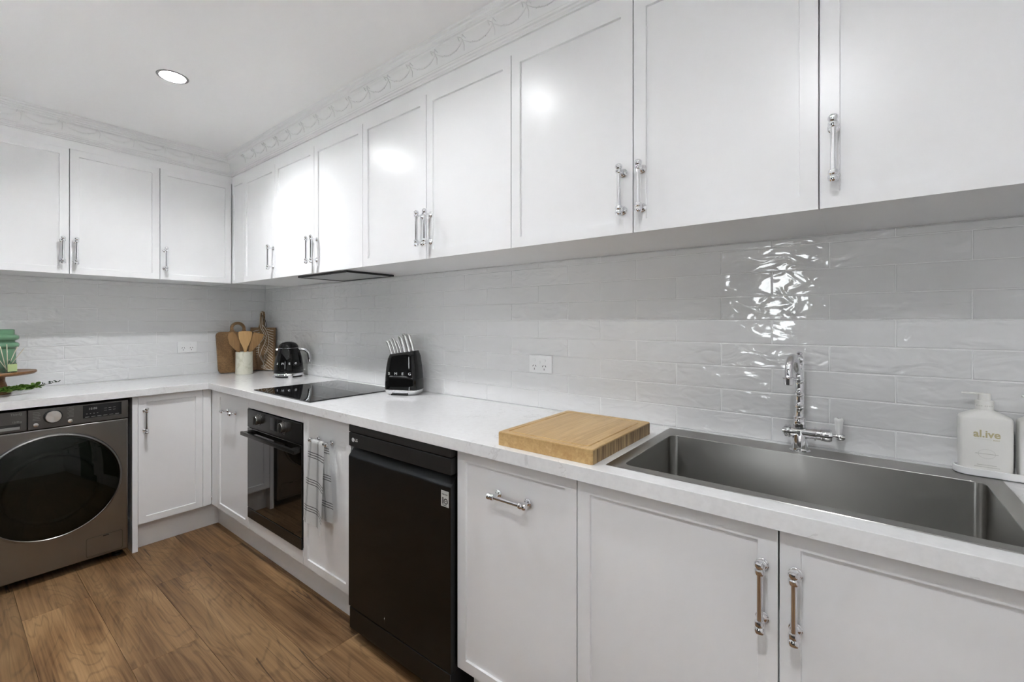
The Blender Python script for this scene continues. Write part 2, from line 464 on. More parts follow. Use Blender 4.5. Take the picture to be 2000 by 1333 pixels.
# tiles, each one a piece
tcache = {}
def tile_mesh(w, h):
    key = (round(w, 3), round(h, 3))
    if key not in tcache:
        bm = bx(0, w, 0, h, -.008, 0); 
        top = [e for e in bm.edges if all(v.co.z > -.001 for v in e.verts)]
        bmesh.ops.bevel(bm, geom=top, offset=.0022, segments=2, profile=.5, affect='EDGES')
        me = bpy.data.meshes.new('tile'); bmesh.ops.recalc_face_normals(bm, faces=bm.faces); bm.to_mesh(me); bm.free(); finish(me, M['tile'], 60); tcache[key] = me
    return tcache[key]
def tile_wall(wall, frame, s0, s1, j0):
    g = .0028
    for r in range(9):
        z0 = H + .0018 + TP*r; h = min(TP - g, ZB - .0005 - z0)
        off = j0 + (.151 if r % 2 == 0 else 0)
        k = math.floor((s0 - off)/TL)
        while off + k*TL < s1:
            a, b = max(off + k*TL, s0), min(off + (k+1)*TL, s1); k += 1
            if b - a < .012: continue
            inst('tile', tile_mesh(b-a-g, h), wall, frame @ T((a + g/2, z0, 0)))
tile_wall(wa, MA, .0, XE, 2.5355)
tile_wall(wb, MB, -1.66, .0, -1.3166)

# cornice (one mitred length) with swags, and the fascia below it
prof = [(.36, 2.306), (.394, 2.306), (.394, 2.313), (.399, 2.315), (.400, 2.321), (.405, 2.323), (.407, 2.330), (.404, 2.334)]
for i in range(9):
    a = i/8*math.pi/2*.96
    prof.append((.4045 + .026*(1-math.cos(a)), 2.338 + .050*math.sin(a)))
prof += [(.433, 2.391), (.434, 2.397), (.439, 2.399), (.440, 2.406), (.445, 2.409), (.446, 2.417), (.452, 2.420), (.453, CEIL), (.36, CEIL)]
bm = bmesh.new()
loft(bm, [[(n, -1.70, z) for n, z in prof], [(n, -n, z) for n, z in prof], [(XE, -n, z) for n, z in prof]])
co = struct(obj('trim_1', bm, M['plaster'], angle=30))
# swag mesh in (s, up, n) local to its left peak
bm = bmesh.new()
def cove_n(z): 
    q = max(0, min(1, (z-2.338)/.050)); return .4045 + .026*(1-math.cos(math.asin(q)*1.0))
P_ = []
for i in range(15):
    q = i/14; s = q*.150; z = 2.382 - .024*(1-(2*q-1)**2)
    P_.append((s, z, cove_n(z)+.001))
tube(bm, P_, [.0010 + .0010*math.sin(math.pi*i/14) for i in range(15)], seg=6)
for i in range(2, 13):
    s, z, n = P_[i]; rr = .0019 + .0007*math.sin(i*2.1)
    bmesh.ops.create_icosphere(bm, subdivisions=1, radius=rr, matrix=T((s, z+.003*math.sin(i*1.7), n+.0008)))
tube(bm, [(0, 2.386, cove_n(2.386)+.002), (.002, 2.366, cove_n(2.366)+.003), (-.002, 2.346, cove_n(2.346)+.002)], [.0025, .002, .001], seg=6)
for dx in (-1, 1):
    tube(bm, [(0, 2.385, cove_n(2.385)+.002), (dx*.012, 2.389, cove_n(2.388)+.003), (dx*.016, 2.381, cove_n(2.381)+.002)], [.0012, .0024, .0012], seg=6)
me = bpy.data.meshes.new('swag'); bm.to_mesh(me); bm.free(); finish(me, M['plaster'], 60)
for i in range(-15, 12):
    s = 2.925 + .151*i
    if .50 < s < XE-.16: inst('swag', me, co, MA @ T((s, 0, 0)))
for i in range(8):
    s = -.62 - .151*i
    inst('swag', me, co, MB @ T((s, 0, 0)))
bm = bmesh.new()
fp = [(.05, ZT+.001), (DU-.003, ZT+.001), (DU-.003, 2.309), (.05, 2.309)]
loft(bm, [[(n, -1.70, z) for n, z in fp], [(n, -n, z) for n, z in fp], [(XE, -n, z) for n, z in fp]])
struct(obj('trim_2', bm, M['cab']))
# kickboards
struct(obj('baseboard_right', bx(K-.016, 2.118, -K, -K+.016, 0, .150), M['cab']))
bm = bx(2.772, XE, -K, -K+.016, 0, .150); struct(obj('baseboard_right_sink', bm, M['cab']))
struct(obj('baseboard_left', bx(K-.016, K, -.938, -K-.0005, 0, .150), M['cab']))

# ------------------------------------------------------------------ cabinet pieces
def handle_mesh():
    bm = bmesh.new()
    UP = Matrix.Rotation(R(-90), 4, 'X')   # local Z -> up(Y)
    lathe(bm, [(.0058, -.062), (.0058, .062)], T((0,0,.033)) @ UP, 16)
    k = [(.0062,.047),(.0092,.0485),(.0102,.052),(.0102,.057),(.0078,.0595),(.0094,.062),(.0108,.066),(.0100,.071),(.0068,.0745),(0,.0757)]
    for sg in (1, -1):
        Mk = T((0,0,.033)) @ (UP if sg > 0 else Matrix.Rotation(R(90), 4, 'X'))
        lathe(bm, [(0, .046)] + k, Mk, 16)
        lathe(bm, [(.0125,0),(.0125,.0025),(.0105,.004),(.0095,.006),(.0055,.0085),(.0048,.014),(.0048,.033)], T((0, sg*.056, 0)), 16)
    bmesh.ops.recalc_face_normals(bm, faces=bm.faces)
    me = bpy.data.meshes.new('handle'); bm.to_mesh(me); bm.free(); finish(me, M['chrome'], 30)
    return me
HM = handle_mesh()

def shaker(s0, s1, z0, z1, n0, n1, fr=.052, dep=.007):
    bm = bmesh.new(); fs = box(bm, s0, s1, z0, z1, n0, n1)
    front = fs[1]; bm.normal_update()
    es_ = [e for e in bm.edges if all(abs(v.co.z - n1) < 1e-6 for v in e.verts)]
    bmesh.ops.inset_individual(bm, faces=[front], thickness=fr, depth=0); bm.normal_update()
    bmesh.ops.inset_individual(bm, faces=[front], thickness=.0022, depth=-dep)
    bmesh.ops.bevel(bm, geom=es_, offset=.0012, segments=2, profile=.5, affect='EDGES')
    return bm

def cabinet(name, label, cat, frame, s0, s1, z0, z1, nface, doors, group, carc_front=None, parts=()):
    g = .0015
    base = frame @ Vector(((s0+s1)/2, z0, nface/2))
    th = thing(name, label, cat, base, group)
    obj('carcass', bx(s0+.0001, s1-.0001, z0+.0015, z1-.001, .001, nface-.021), M['cab'], th, frame)
    for d in doors:
        a, b, hz = d[0], d[1], d[2] if len(d) > 2 else None
        do = obj('door', shaker(a+g, b-g, d[3] if len(d) > 3 else z0, d[4] if len(d) > 4 else z1, nface-.0195, nface), M['cab'], th, frame)
        if hz:
            s, z, hor = hz
            inst('handle', HM, do, frame @ T((s, z, nface)) @ (Matrix.Rotation(R(90), 4, 'Z') if hor else I4))
    return th

UH = 1.697
G1 = 'white wall cabinets above the sink wall'
cw = cabinet('wall_cabinet', 'narrow white wall cabinet beside the blind corner, single handle on its right', 'cabinet', MA, DU+.001, 1.028, ZB, ZT, DU,
        [(.582, 1.028, (1.008, UH, 0))], G1)
obj('corner_filler', shaker(DU+.003, .5805, ZB, ZT, DU-.0195, DU-.0005, .03), M['cab'], cw, MA)
cabinet('wall_cabinet', 'white two-door wall cabinet with the flush rangehood set under it', 'cabinet', MA, 1.028, 1.932, ZB, ZT, DU, [(1.028, 1.482, (1.461, UH, 0)), (1.482, 1.932, (1.512, UH, 0))], G1)
cabinet('wall_cabinet', 'white two-door wall cabinet directly above the knife block', 'cabinet', MA, 1.932, 2.834, ZB, ZT, DU, [(1.932, 2.385, (2.361, UH, 0)), (2.385, 2.834, (2.412, UH, 0))], G1)
cabinet('wall_cabinet', 'white two-door wall cabinet above the bamboo board and left end of sink', 'cabinet', MA, 2.834, 3.288+.451, ZB, ZT, DU, [(2.834, 3.288, (3.258, UH, 0)), (3.288, 3.739, (3.317, UH, 0))], G1)
cabinet('wall_cabinet', 'white wall cabinet cut by the right edge, above the pump bottles', 'cabinet', MA, 3.739, 4.645, ZB, ZT, DU, [(3.739, 4.190, (3.767, UH, 0)), (4.190, 4.645, (4.616, UH, 0))], G1)
G2 = 'white wall cabinets above the washer wall'
cabinet('wall_cabinet', 'white single-door wall cabinet above the power outlet, next to the corner', 'cabinet', MB, -.791, -DU-.001, ZB, ZT, DU, [(-.791, -DU-.0215+.02, (-.766, UH, 0))], G2)
cabinet('wall_cabinet', 'white two-door wall cabinet above the washing machine', 'cabinet', MB, -1.597, -.791, ZB, ZT, DU, [(-1.597, -1.193, (-1.222, UH, 0)), (-1.193, -.791, (-1.168, UH, 0))], G2)

# base cabinets
BT, BB, HZ = .883, .151, .775
G3 = 'white base cabinets'
cb = thing('base_cabinet', 'white base cabinet between the washing machine and the inner corner', 'cabinet', (.28, -.78, 0), G3)
obj('carcass', bx(-.937, -.600, .152, .884, .001, F-.021), M['cab'], cb, MB)
obj('end_panel', bx(-.964, -.9385, 0, .8855, .001, F+.003, bev=.001), M['cab'], cb, MB)
do = obj('door', shaker(-.937, -.6205, BB, BT, F-.0195, F), M['cab'], cb, MB)
inst('handle', HM, do, MB @ T((-.905, .742, F)))
obj('corner_filler', bx(-.6185, -F-.0005, BB, BT, F-.0195, F-.001, bev=.001), M['cab'], cb, MB)
cb = cabinet('base_cabinet', 'white base cabinet with short towel-bar handle left of the oven', 'cabinet', MA, .60, 1.1135, BB, BT+.001, F, [(.662, 1.1135, (.885, HZ, 1), BB, BT)], G3)
obj('corner_filler', bx(F+.0005, .6605, BB, BT, F-.0195, F-.001, bev=.001), M['cab'], cb, MA)
oc = thing('oven_cabinet', 'white cabinet surround built around the wall oven', 'cabinet', (1.418, -.28, .15))
obj('top_rail', bx(1.1155, 1.7215, .8275, BT, .30, F, bev=.001), M['cab'], oc, MA)
obj('bottom_rail', bx(1.1155, 1.7215, BB, .2165, .05, F, bev=.001), M['cab'], oc, MA)
obj('side_panel', bx(1.1150, 1.1175, .2165, .8275, .02, F-.02), M['cab'], oc, MA)
obj('side_panel', bx(1.7195, 1.7218, .2165, .8275, .02, F-.02), M['cab'], oc, MA)
cabinet('base_cabinet', 'white base cabinet with the checked tea towel hanging on its handle', 'cabinet', MA, 1.7235, 2.121, BB, BT+.001, F, [(1.7235, 2.121, (1.918, HZ, 1), BB, BT)], G3)
cabinet('base_cabinet', 'white pull-out cabinet with horizontal chrome handle right of the dishwasher', 'cabinet', MA, 2.7465, 3.204, BB, BT+.001, F, [(2.7465, 3.204, (2.983, HZ, 1), BB, BT)], G3)
scab = cabinet('base_cabinet', 'wide white two-door cabinet under the sink', 'cabinet', MA, 3.204, 4.155, BB, .700, F, [(3.204, 3.680, (3.650, .742, 0), BB, BT), (3.680, 4.155, (3.710, .742, 0), BB, BT)], G3)

obj('end_filler', bx(4.1565, XE-.001, BB, BT, .01, F, bev=.001), M['cab'], scab, MA)

# ------------------------------------------------------------------ worktop with sink cut-out
xb = [0.0, D, 3.283, 4.079, XE-.002]; yb = [-.0005, -.033, -.537, -D, -1.66]
def inside(i, j):
    if j < 3: return not (i == 2 and j == 1)
    return i == 0
bm = bmesh.new(); vt = {}
def vv(i, j, top):
    k = (i, j, top)
    if k not in vt: vt[k] = bm.verts.new((xb[i], yb[j], H if top else H-TH))
    return vt[k]
for i in range(4):
    for j in range(4):
        if not inside(i, j): continue
        for tp in (1, 0): bm.faces.new((vv(i,j,tp), vv(i+1,j,tp), vv(i+1,j+1,tp), vv(i,j+1,tp)))
        for di, dj, a, b in ((-1,0,(i,j),(i,j+1)), (1,0,(i+1,j),(i+1,j+1)), (0,-1,(i,j),(i+1,j)), (0,1,(i,j+1),(i+1,j+1))):
            ni, nj = i+di, j+dj
            if not (0 <= ni < 4 and 0 <= nj < 4 and inside(ni, nj)):
                bm.faces.new((vv(*a,1), vv(*b,1), vv(*b,0), vv(*a,0)))
bmesh.ops.recalc_face_normals(bm, faces=bm.faces)
sh = [e for e in bm.edges if len(e.link_faces) == 2 and e.calc_face_angle(0) > 1 and all(v.co.y < -.55 for v in e.verts) and abs(e.verts[0].co.z-e.verts[1].co.z) < 1e-5]
bmesh.ops.bevel(bm, geom=sh, offset=.002, segments=2, profile=.5, affect='EDGES')
tag(obj('worktop', bm, M['quartz'], None), 'L-shaped white quartz worktop with fine grey veining', 'worktop')

# ------------------------------------------------------------------ sink
sk = thing('sink', 'large stainless steel single-bowl sink set into the worktop', 'sink', (3.681, -.285, H))
z = H + .0018
N = 6
outer = rrect(3.275, 4.087, -.545, -.026, .003, N)
inn = lambda o, r: rrect(3.312-o, 4.050+o, -.513-o, -.122+o, r, N)
loops = [[(x, y, H+.0003) for x, y in outer], [(x, y, z) for x, y in rrect(3.276, 4.086, -.544, -.027, .003, N)], [(x, y, z) for x, y in inn(.001, .023)], [(x, y, z-.0012) for x, y in inn(0, .022)]]
dz = .205
loops.append([(x, y, z-dz+.02) for x, y in inn(-.002, .021)])
for i in range(1, 5):
    a = i/4*math.pi/2; loops.append([(x, y, z-dz+.02*(1-math.sin(a))) for x, y in inn(-.002-.02*(1-math.cos(a)), .020)])
bm = bmesh.new(); loft(bm, loops, cap0=False)
obj('bowl', bm, M['steel'], sk, recalc=True)
obj('drain', la([(.045, 0), (.045, .002), (.034, .0015), (.03, -.001), (0, -.001)], T((3.68, -.30, z-dz+.0005)), 24), M['chrome'], sk)
text('maker_mark', 'Oliveri', .012, MA @ T((3.648, .900, .1209)), M['grey_print'], sk, .0001)

# ------------------------------------------------------------------ tap
tp = thing('mixer_tap', 'chrome heritage mixer tap with swan neck and white ceramic lever', 'tap', (3.675, -.078, H))
tx, ty = 3.675, -.078
obj('base', la([(.027,.0),(.027,.003),(.0225,.006),(.0215,.012),(.0185,.046),(.0165,.062)], T((tx, ty, H+.0022)), 28), M['chrome'], tp)
RX = Matrix.Rotation(R(90), 4, 'Y')     # local Z -> +x
obj('valve_body', la([(0,-.046),(.007,-.046),(.007,-.043),(.012,-.043),(.012,-.041),(.017,-.040),(.0185,-.037),(.0165,-.034),(.0165,-.032),(.0195,-.030),(.0200,-.027),(.0165,-.024),(.0165,.033),(.0195,.034),(.0195,.038),(.0165,.039),(.0165,.049),(.0185,.050),(.0185,.053),(.0178,.054),(.0185,.057),(.0185,.070),(.015,.076),(.006,.078),(.0058,.084),(.0075,.086)], T((tx+.002, ty, .984)) @ RX, 28), M['chrome'], tp)
lv = obj('lever', la([(0,-.012),(.0085,-.010),(.0112,-.003),(.0105,.005),(.0075,.010),(.006,.0115)], T((tx+.096, ty, .984)) @ RX, 20), M['chrome'], tp)
obj('ceramic_grip', la([(0,.006),(.0072,.008),(.0085,.020),(.0110,.045),(.0116,.050),(.0096,.0535),(.0052,.0538),(0,.0535)], T((tx+.093, ty-.002, .984)) @ Matrix.Rotation(R(4), 4, 'X'), 20), M['ceramic'], lv)
obj('indicator_cap', la([(.0048,0),(.0048,.0012),(.003,.0012),(.0028,.0006),(0,.0006)], T((tx+.093, ty-.002-.0038, .984+.0538)), 16), M['chrome'], lv)
cpf = [(.0150,.018),(.0158,.020),(.0162,.036),(.0140,.043),(.0165,.0445),(.0165,.047),(.0112,.048),(.0105,.058)]
for zc in (.079, .117, .155):
    cpf += [(.0105, zc-.010), (.0115, zc-.006), (.0108, zc-.0045), (.0145, zc-.002), (.0145, zc+.001), (.0115, zc+.003), (.0118, zc+.006), (.0105, zc+.009)]
cpf += [(.0108,.185),(.0120,.188),(.0120,.200),(.0105,.204),(.0085,.206),(.0085,.209),(.0118,.214),(.0128,.219),(.0112,.225),(.0065,.229),(.0055,.231),(.0078,.2335),(.0080,.237),(.0055,.240),(0,.241)]
cpf = [(r, h-.003) for r, h in cpf]
obj('column', la(cpf, T((tx-.001, ty, .984)), 24), M['chrome'], tp)
sp = smooth_path([(tx-.001, ty, 1.168), (tx-.001, ty-.020, 1.166), (tx-.001, ty-.036, 1.180), (tx-.001, ty-.050, 1.199), (tx-.001, ty-.070, 1.2085), (tx-.001, ty-.092, 1.200), (tx-.001, ty-.104, 1.178), (tx-.001, ty-.106, 1.152)], 6)
RSP = T((tx-.001, ty, 0)) @ Matrix.Rotation(R(-9), 4, 'Z') @ T((-tx+.001, -ty, 0))
bm = bmesh.new(); tube(bm, sp, .0105, 16)
spo = obj('spout', bm, M['chrome'], tp, RSP)
obj('aerator', la([(.0105,.022),(.0125,.021),(.0160,.0195),(.0160,.0175),(.0122,.0165),(.0118,0),(.0098,-.001),(.009,.004),(0,.004)], T((tx-.001, ty-.106, 1.134)), 20), M['chrome'], spo, RSP)

# ------------------------------------------------------------------ hob, rangehood
hb = thing('induction_hob', 'black glass induction hob set on the worktop beside the knife block', 'hob', (1.46, -.305, H))
obj('glass', bx(1.158, 1.764, -.562, -.052, H+.0002, H+.006, bev=.0015), M['hob'], hb)
rh = thing('rangehood', 'flush black-framed rangehood panel under the wall cabinets', 'rangehood', (1.49, -.21, ZB))
bm = bmesh.new()
for a in ((1.243, 1.743, -.356, -.346), (1.243, 1.743, -.072, -.062), (1.243, 1.253, -.346, -.072), (1.733, 1.743, -.346, -.072)):
    box(bm, a[0], a[1], a[2], a[3], ZB-.009, ZB+.0012)
obj('frame', bm, M['black_matte'], rh)
obj('filter_panel', bx(1.2535, 1.7325, -.3455, -.0725, ZB-.0065, ZB+.001), M['hood_grey'], rh)
bm = bmesh.new()
for i in range(5): box(bm, 1.42+.03*i, 1.436+.03*i, -.340, -.331, ZB-.0072, ZB-.0064)
obj('control_buttons', bm, M['black_matte'], rh)

# ------------------------------------------------------------------ oven
ov = thing('oven', 'built-in black glass wall oven below the hob', 'oven', (1.418, -.30, .222))
OF = F + .006
obj('body', bx(1.124, 1.712, .225, .819, .06, F-.002), M['black_matte'], ov, MA)
cp = obj('control_panel', bx(1.1185, 1.7175, .7235, .8235, F-.002, OF, bev=.0015), M['oven_panel'], ov, MA)
obj('display', bx(1.395, 1.520, .748, .812, OF-.001, OF+.0008), M['display'], cp, MA)
for s in (1.262, 1.545):
    kn = obj('knob', la([(.030,0),(.030,.002),(.0255,.003),(.0245,.020),(.0225,.024),(0,.0245)], MA @ T((s, .782, OF-.0005)), 28), M['knob'], cp)
    obj('grip', bx(s-.004, s+.004, .760, .804, OF+.023, OF+.031, bev=.002), M['washer_panel'], kn, MA)
    bm = bmesh.new()
    for k in range(9):
        a = R(30+30*k); box(bm, s+.036*math.cos(a)-.0012, s+.036*math.cos(a)+.0012, .782+.036*math.sin(a)-.0012, .782+.036*math.sin(a)+.0012, OF-.0004, OF+.0003)
    obj('dial_marks', bm, M['grey_print'], cp, MA)
dr = obj('door', bx(1.1185, 1.7175, .277, .7195, F-.002, OF, bev=.0015), M['oven_glass'], ov, MA)
bm = bmesh.new()
hp = [(1.123, OF+.012), (1.123, OF+.030), (1.131, OF+.036), (1.711, OF+.036), (1.719, OF+.030), (1.719, OF+.012)]
ring = rrect(1.118, 1.722, OF+.010, OF+.038, .008, 4)
ring2 = rrect(1.130, 1.710, OF-.001, OF+.024, .006, 4)
# handle: flat bar with two end returns
box(bm, 1.118, 1.722, .684, .704, OF+.022, OF+.038, bev=.003, seg=2)
box(bm, 1.132, 1.172, .683, .705, OF-.001, OF+.026, bev=.003, seg=2)
box(bm, 1.668, 1.708, .683, .705, OF-.001, OF+.026, bev=.003, seg=2)
obj('handle', bm, M['oven_panel'], dr, MA)
obj('lower_panel', bx(1.1185, 1.7175, .2195, .2740, F-.002, OF, bev=.0015), M['oven_panel'], ov, MA)

# ------------------------------------------------------------------ dishwasher
dw = thing('dishwasher', 'freestanding black steel dishwasher between white cabinets', 'dishwasher', (2.44, -.3, 0))
X0, X1, DF = 2.143, 2.741, .596
obj('body', bx(X0+.004, X1-.004, .05, .872, .03, DF-.045), M['black_matte'], dw, MA)
obj('top_trim', bx(X0, X1, .856, .8845, .10, DF, bev=.003, seg=2), M['black_matte'], dw, MA)
cp = obj('control_panel', bx(X0, X1, .797, .8535, .10, DF, bev=.003, seg=2), M['black_matte'], dw, MA)
PM = lambda s, z_, n: MA @ T((s, z_, n))
text('logo_letters', 'LG', .016, PM(2.197, .8255, DF+.0002), M['white_print'], cp)
bm = bmesh.new(); lathe(bm, [(0, 0), (.0085, 0), (.0085, .0004), (0, .0004)], PM(2.175, .8255, DF+.0002), 24)
obj('logo_disc', bm, M['white_print'], cp)
bm = bmesh.new(); box(bm, 2.1745, 2.1760, .8205, .8310, DF+.0003, DF+.0009); box(bm, 2.1745, 2.180, .8205, .8220, DF+.0003, DF+.0009); box(bm, 2.1700, 2.1718, .827, .829, DF+.0003, DF+.0009)
obj('logo_marks', bm, M['black_print'], cp, MA)
dprof = [(.135, DF-.06), (.135, DF-.002), (.137, DF), (.752, DF), (.758, DF-.0025), (.791, DF-.030), (.792, DF-.034), (.792, DF-.06)]
bm = bmesh.new(); extrude_poly(bm, dprof, lambda p, s: (s, p[0], p[1]), X0, X1)
dr = obj('door', bm, M['black_steel_a'], dw, MA, angle=25)
obj('toe_panel', bx(X0+.003, X1-.003, .045, .131, .30, DF-.002, bev=.002), M['black_steel_a'], dw, MA)
obj('plinth', bx(X0+.02, X1-.02, .0, .045, .08, DF-.05), M['black_matte'], dw, MA)
st = obj('sticker', bx(2.695, 2.732, .688, .741, DF+.0001, DF+.0008), M['sticker'], dr, MA)
text('numeral', '1', .031, PM(2.7045, .7065, DF+.0010), M['black_print'], st, bold=.0008)
bm = bmesh.new(); lathe(bm, [(.0065,0),(.0065,.0003),(.0096,.0003),(.0096,0)], PM(2.7185, .7065, DF+.0009), 28); bmesh.ops.delete(bm, geom=[f for f in bm.faces if len(f.verts) > 8], context='FACES_ONLY'); obj('numeral_ring', bm, M['black_print'], st)
text('badge_text', 'DIRECT DRIVE', .0042, PM(2.7135, .7290, DF+.0010), M['black_print'], st)
text('badge_text', 'YEAR', .0036, PM(2.7185, .7065, DF+.0010), M['black_print'], st)
text('badge_text', 'WARRANTY', .0040, PM(2.7135, .6925, DF+.0010), M['black_print'], st)

# ------------------------------------------------------------------ washing machine
wm = thing('washing_machine', 'dark steel front-loading washing machine under the left worktop', 'washing machine', (.30, -1.28, 0))
Y0, Y1, WF, YC = -1.578, -.984, .588, -1.279
obj('body', bx(Y0+.002, Y1-.002, .045, .870, .03, WF-.035, bev=.006, seg=2), M['black_steel'], wm, MB)
bm = bx(Y0, Y1, .045, .7715, WF-.036, WF)
es_ = [e for e in bm.edges if all(v.co.z > WF-.001 for v in e.verts)]
bmesh.ops.bevel(bm, geom=es_, offset=.010, segments=3, profile=.5, affect='EDGES')
obj('front_panel', bm, M['black_steel'], wm, MB)
cp = obj('control_panel', bx(-1.3665, Y1, .7735, .872, WF-.036, WF, bev=.004, seg=2), M['washer_panel'], wm, MB)
dw_ = obj('detergent_drawer', bx(Y0, -1.3685, .7735, .872, WF-.036, WF, bev=.003, seg=2), M['washer_panel'], wm, MB)
bm = bmesh.new(); extrude_poly(bm, [(.788, WF-.002), (.812, WF-.002), (.812, WF+.0008), (.788, WF+.0008)], lambda p, s: (s, p[0], p[1]), Y0+.02, -1.390)
obj('grip_recess', bm, M['black_print'], dw_, MB)
bm = bmesh.new(); extrude_poly(bm, [(.7855, WF-.001), (.799, WF+.0012), (.7855, WF+.004)], lambda p, s: (s, p[0], p[1]), Y0+.02, -1.392)
obj('grip_lip', bm, M['black_steel'], dw_, MB)
PB = lambda s, z_, n: MB @ T((s, z_, n))
text('series_mark', 'ThinQ', .015, PB(-1.404, .859, WF+.0003), M['grey_print'], dw_)
text('capacity_mark', '12/8kg', .012, PB(-1.402, .822, WF+.0003), M['grey_print'], dw_)
kn = obj('dial', la([(.0345,0),(.0345,.004),(.0315,.006),(.0295,.006)], PB(YC, .830, WF-.0005), 36), M['black_matte'], cp)
M['dial'] = mat('spun_dial', (.80,.79,.78), .24, 1.0, Anisotropic=.85); tg = NT(M['dial']); tn = tg.n('ShaderNodeTangent', direction_type='RADIAL', axis='X'); tg.l(tn.outputs[0], tg.b.inputs['Tangent'])
# a dial cap of its own, centred so that the radial sheen turns about its axle
bmd = la([(.0295,.0),(.0295,.016),(.0275,.018),(0,.018)], Matrix.Identity(4), 36)
bmesh.ops.recalc_face_normals(bmd, faces=bmd.faces); bmd.transform(MB.to_3x3().to_4x4())
med = bpy.data.meshes.new('dial_cap'); bmd.to_mesh(med); bmd.free(); finish(med, M['dial'])
inst('dial_cap', med, kn, T(MB @ Vector((YC, .830, WF+.003))))
for s in (-1.339, -1.217):
    obj('button', la([(.0095,0),(.0095,.003),(.008,.004),(0,.0035)], PB(s, .796, WF-.0005), 24), M['dial'], cp)
ds = obj('display', bx(-1.169, -1.013, .799, .8665, WF-.001, WF+.0008), M['display'], cp, MB)
text('digits', '18:88', .016, PB(-1.130, .846, WF+.0010), M['grey_print'], ds, .0001)
bm = bmesh.new()
for k in range(6): box(bm, -1.16+.024*k, -1.144+.024*k, .8035, .8055, WF+.0007, WF+.0011)
for k in range(3):
    for j in range(2): box(bm, -1.085+.018*k, -1.074+.018*k, .829+.012*j, .8305+.012*j, WF+.0007, WF+.0011)
for k in range(4): box(bm, -1.156+.014*k, -1.151+.014*k, .820, .822, WF+.0007, WF+.0011)
obj('display_icons', bm, M['grey_print'], ds, MB)
bm = bmesh.new()
for k in range(6): box(bm, -1.349, -1.349+.022+.008*((k*7)%3)/3, .857-.0078*k, .8585-.0078*k, WF-.0002, WF+.0004)
for k in range(8): box(bm, -1.203-.018-.010*((k*5)%3)/3, -1.203, .865-.0070*k, .8664-.0070*k, WF-.0002, WF+.0004)
obj('programme_list', bm, M['grey_print'], cp, MB)
ZC, RD = .474, .262
drr = obj('door', la([(RD+.004,-.004),(RD+.006,.006),(RD+.003,.014),(RD-.004,.0165),(RD-.007,.013)], PB(YC, ZC, WF), 72), M['black_steel'], wm)
# open ring: remove caps
me = drr.data; bm = bmesh.new(); bm.from_mesh(me); bmesh.ops.delete(bm, geom=[f for f in bm.faces if len(f.verts) > 8], context='FACES_ONLY'); bm.to_mesh(me); bm.free()
bm = la([(RD-.0065, .0135), (RD-.02, .0165), (.20, .024), (.14, .031), (.07, .035), (0, .0365)], PB(YC, ZC, WF), 72)
bmesh.ops.delete(bm, geom=[f for f in bm.faces if len(f.verts) > 8], context='FACES_ONLY')
obj('door_glass', bm, M['washer_glass'], drr)
bm = la([(.258, .0005), (.190, .0008), (.178, .004), (.170, .010), (.165, .004), (.155, .001), (.120, .012), (.06, .019), (0, .021)], PB(YC-.005, ZC-.01, WF), 60)
bmesh.ops.delete(bm, geom=[f for f in bm.faces if len(f.verts) > 8], context='FACES_ONLY')
obj('inner_bowl', bm, M['bowl_glass'], drr)
hatch = rrect(-1.157, -1.008, .058, .160, .010, 4)
bm = bmesh.new(); loft(bm, [[(a, b, WF-.001) for a, b in hatch], [(a, b, WF+.0015) for a, b in hatch]])
ht = obj('filter_hatch', bm, M['washer_panel'], wm, MB)
hi = rrect(-1.1545, -1.0105, .0605, .1575, .009, 4)
bm = bmesh.new(); loft(bm, [[(a, b, WF+.001) for a, b in hi], [(a, b, WF+.0022) for a, b in hi]])
obj('hatch_cover', bm, M['black_steel'], ht, MB)
obj('hatch_latch', bx(-1.090, -1.066, .150, .155, WF+.001, WF+.003), M['black_print'], ht, MB)
for yy in (Y0+.06, Y1-.035):
    for nn in (.10, WF-.075):
        obj('foot', la([(.022,0),(.022,.010),(.012,.014),(.010,.046)], T((nn, yy, 0)), 16), M['black_matte'], wm)

# ------------------------------------------------------------------ outlets
def outlet(name, label, frame, s0, s1, z0, z1, switches, socks):
    th = thing(name, label, 'outlet', frame @ Vector(((s0+s1)/2, (z0+z1)/2, 0)), 'white double power outlets')
    bm = bx(s0, s1, z0, z1, .0005, .011)
    es_ = [e for e in bm.edges if all(v.co.z > .01 for v in e.verts)]; bmesh.ops.bevel(bm, geom=es_, offset=.003, segments=2, profile=.5, affect='EDGES')
    obj('plate', bm, M['white_plastic'], th, frame)
    for s, z_ in switches:
        r_ = selip(.0095, .0075, 3, 20); bm = bmesh.new(); loft(bm, [[(s+a, z_+b, .010) for a, b in r_], [(s+a*.94, z_+b*.94, .0135) for a, b in r_]])
        obj('switch', bm, M['white_plastic'], th, frame)
    for s, z_ in socks:
        bm = bmesh.new()
        for dx, dz_, rot in ((-.007, .005, 30), (.007, .005, -30), (0, -.009, 0)):
            b2 = bmesh.new(); box(b2, -.0012, .0012, -.0042, .0042, .0105, .0116)
            b2.transform(T((s+dx, z_+dz_, 0)) @ Matrix.Rotation(R(-rot), 4, 'Z'))
            m2 = bpy.data.meshes.new('x'); b2.to_mesh(m2); bm.from_mesh(m2); b2.free(); bpy.data.meshes.remove(m2)
        obj('socket_slots', bm, M['dark_slot'], th, frame)
outlet('power_outlet', 'white three-switch power outlet on tiles above the bamboo board', MA, 2.643, 2.763, 1.084, 1.160, [(2.668, 1.139), (2.695, 1.130), (2.722+.0, 1.139)], [(2.672, 1.109), (2.724, 1.109)])
outlet('power_outlet', 'white two-switch power outlet on tiles left of the wooden boards', MB, -.596, -.479, 1.088, 1.165, [(-.562, 1.146), (-.513, 1.146)], [(-.562, 1.116), (-.513, 1.116)])

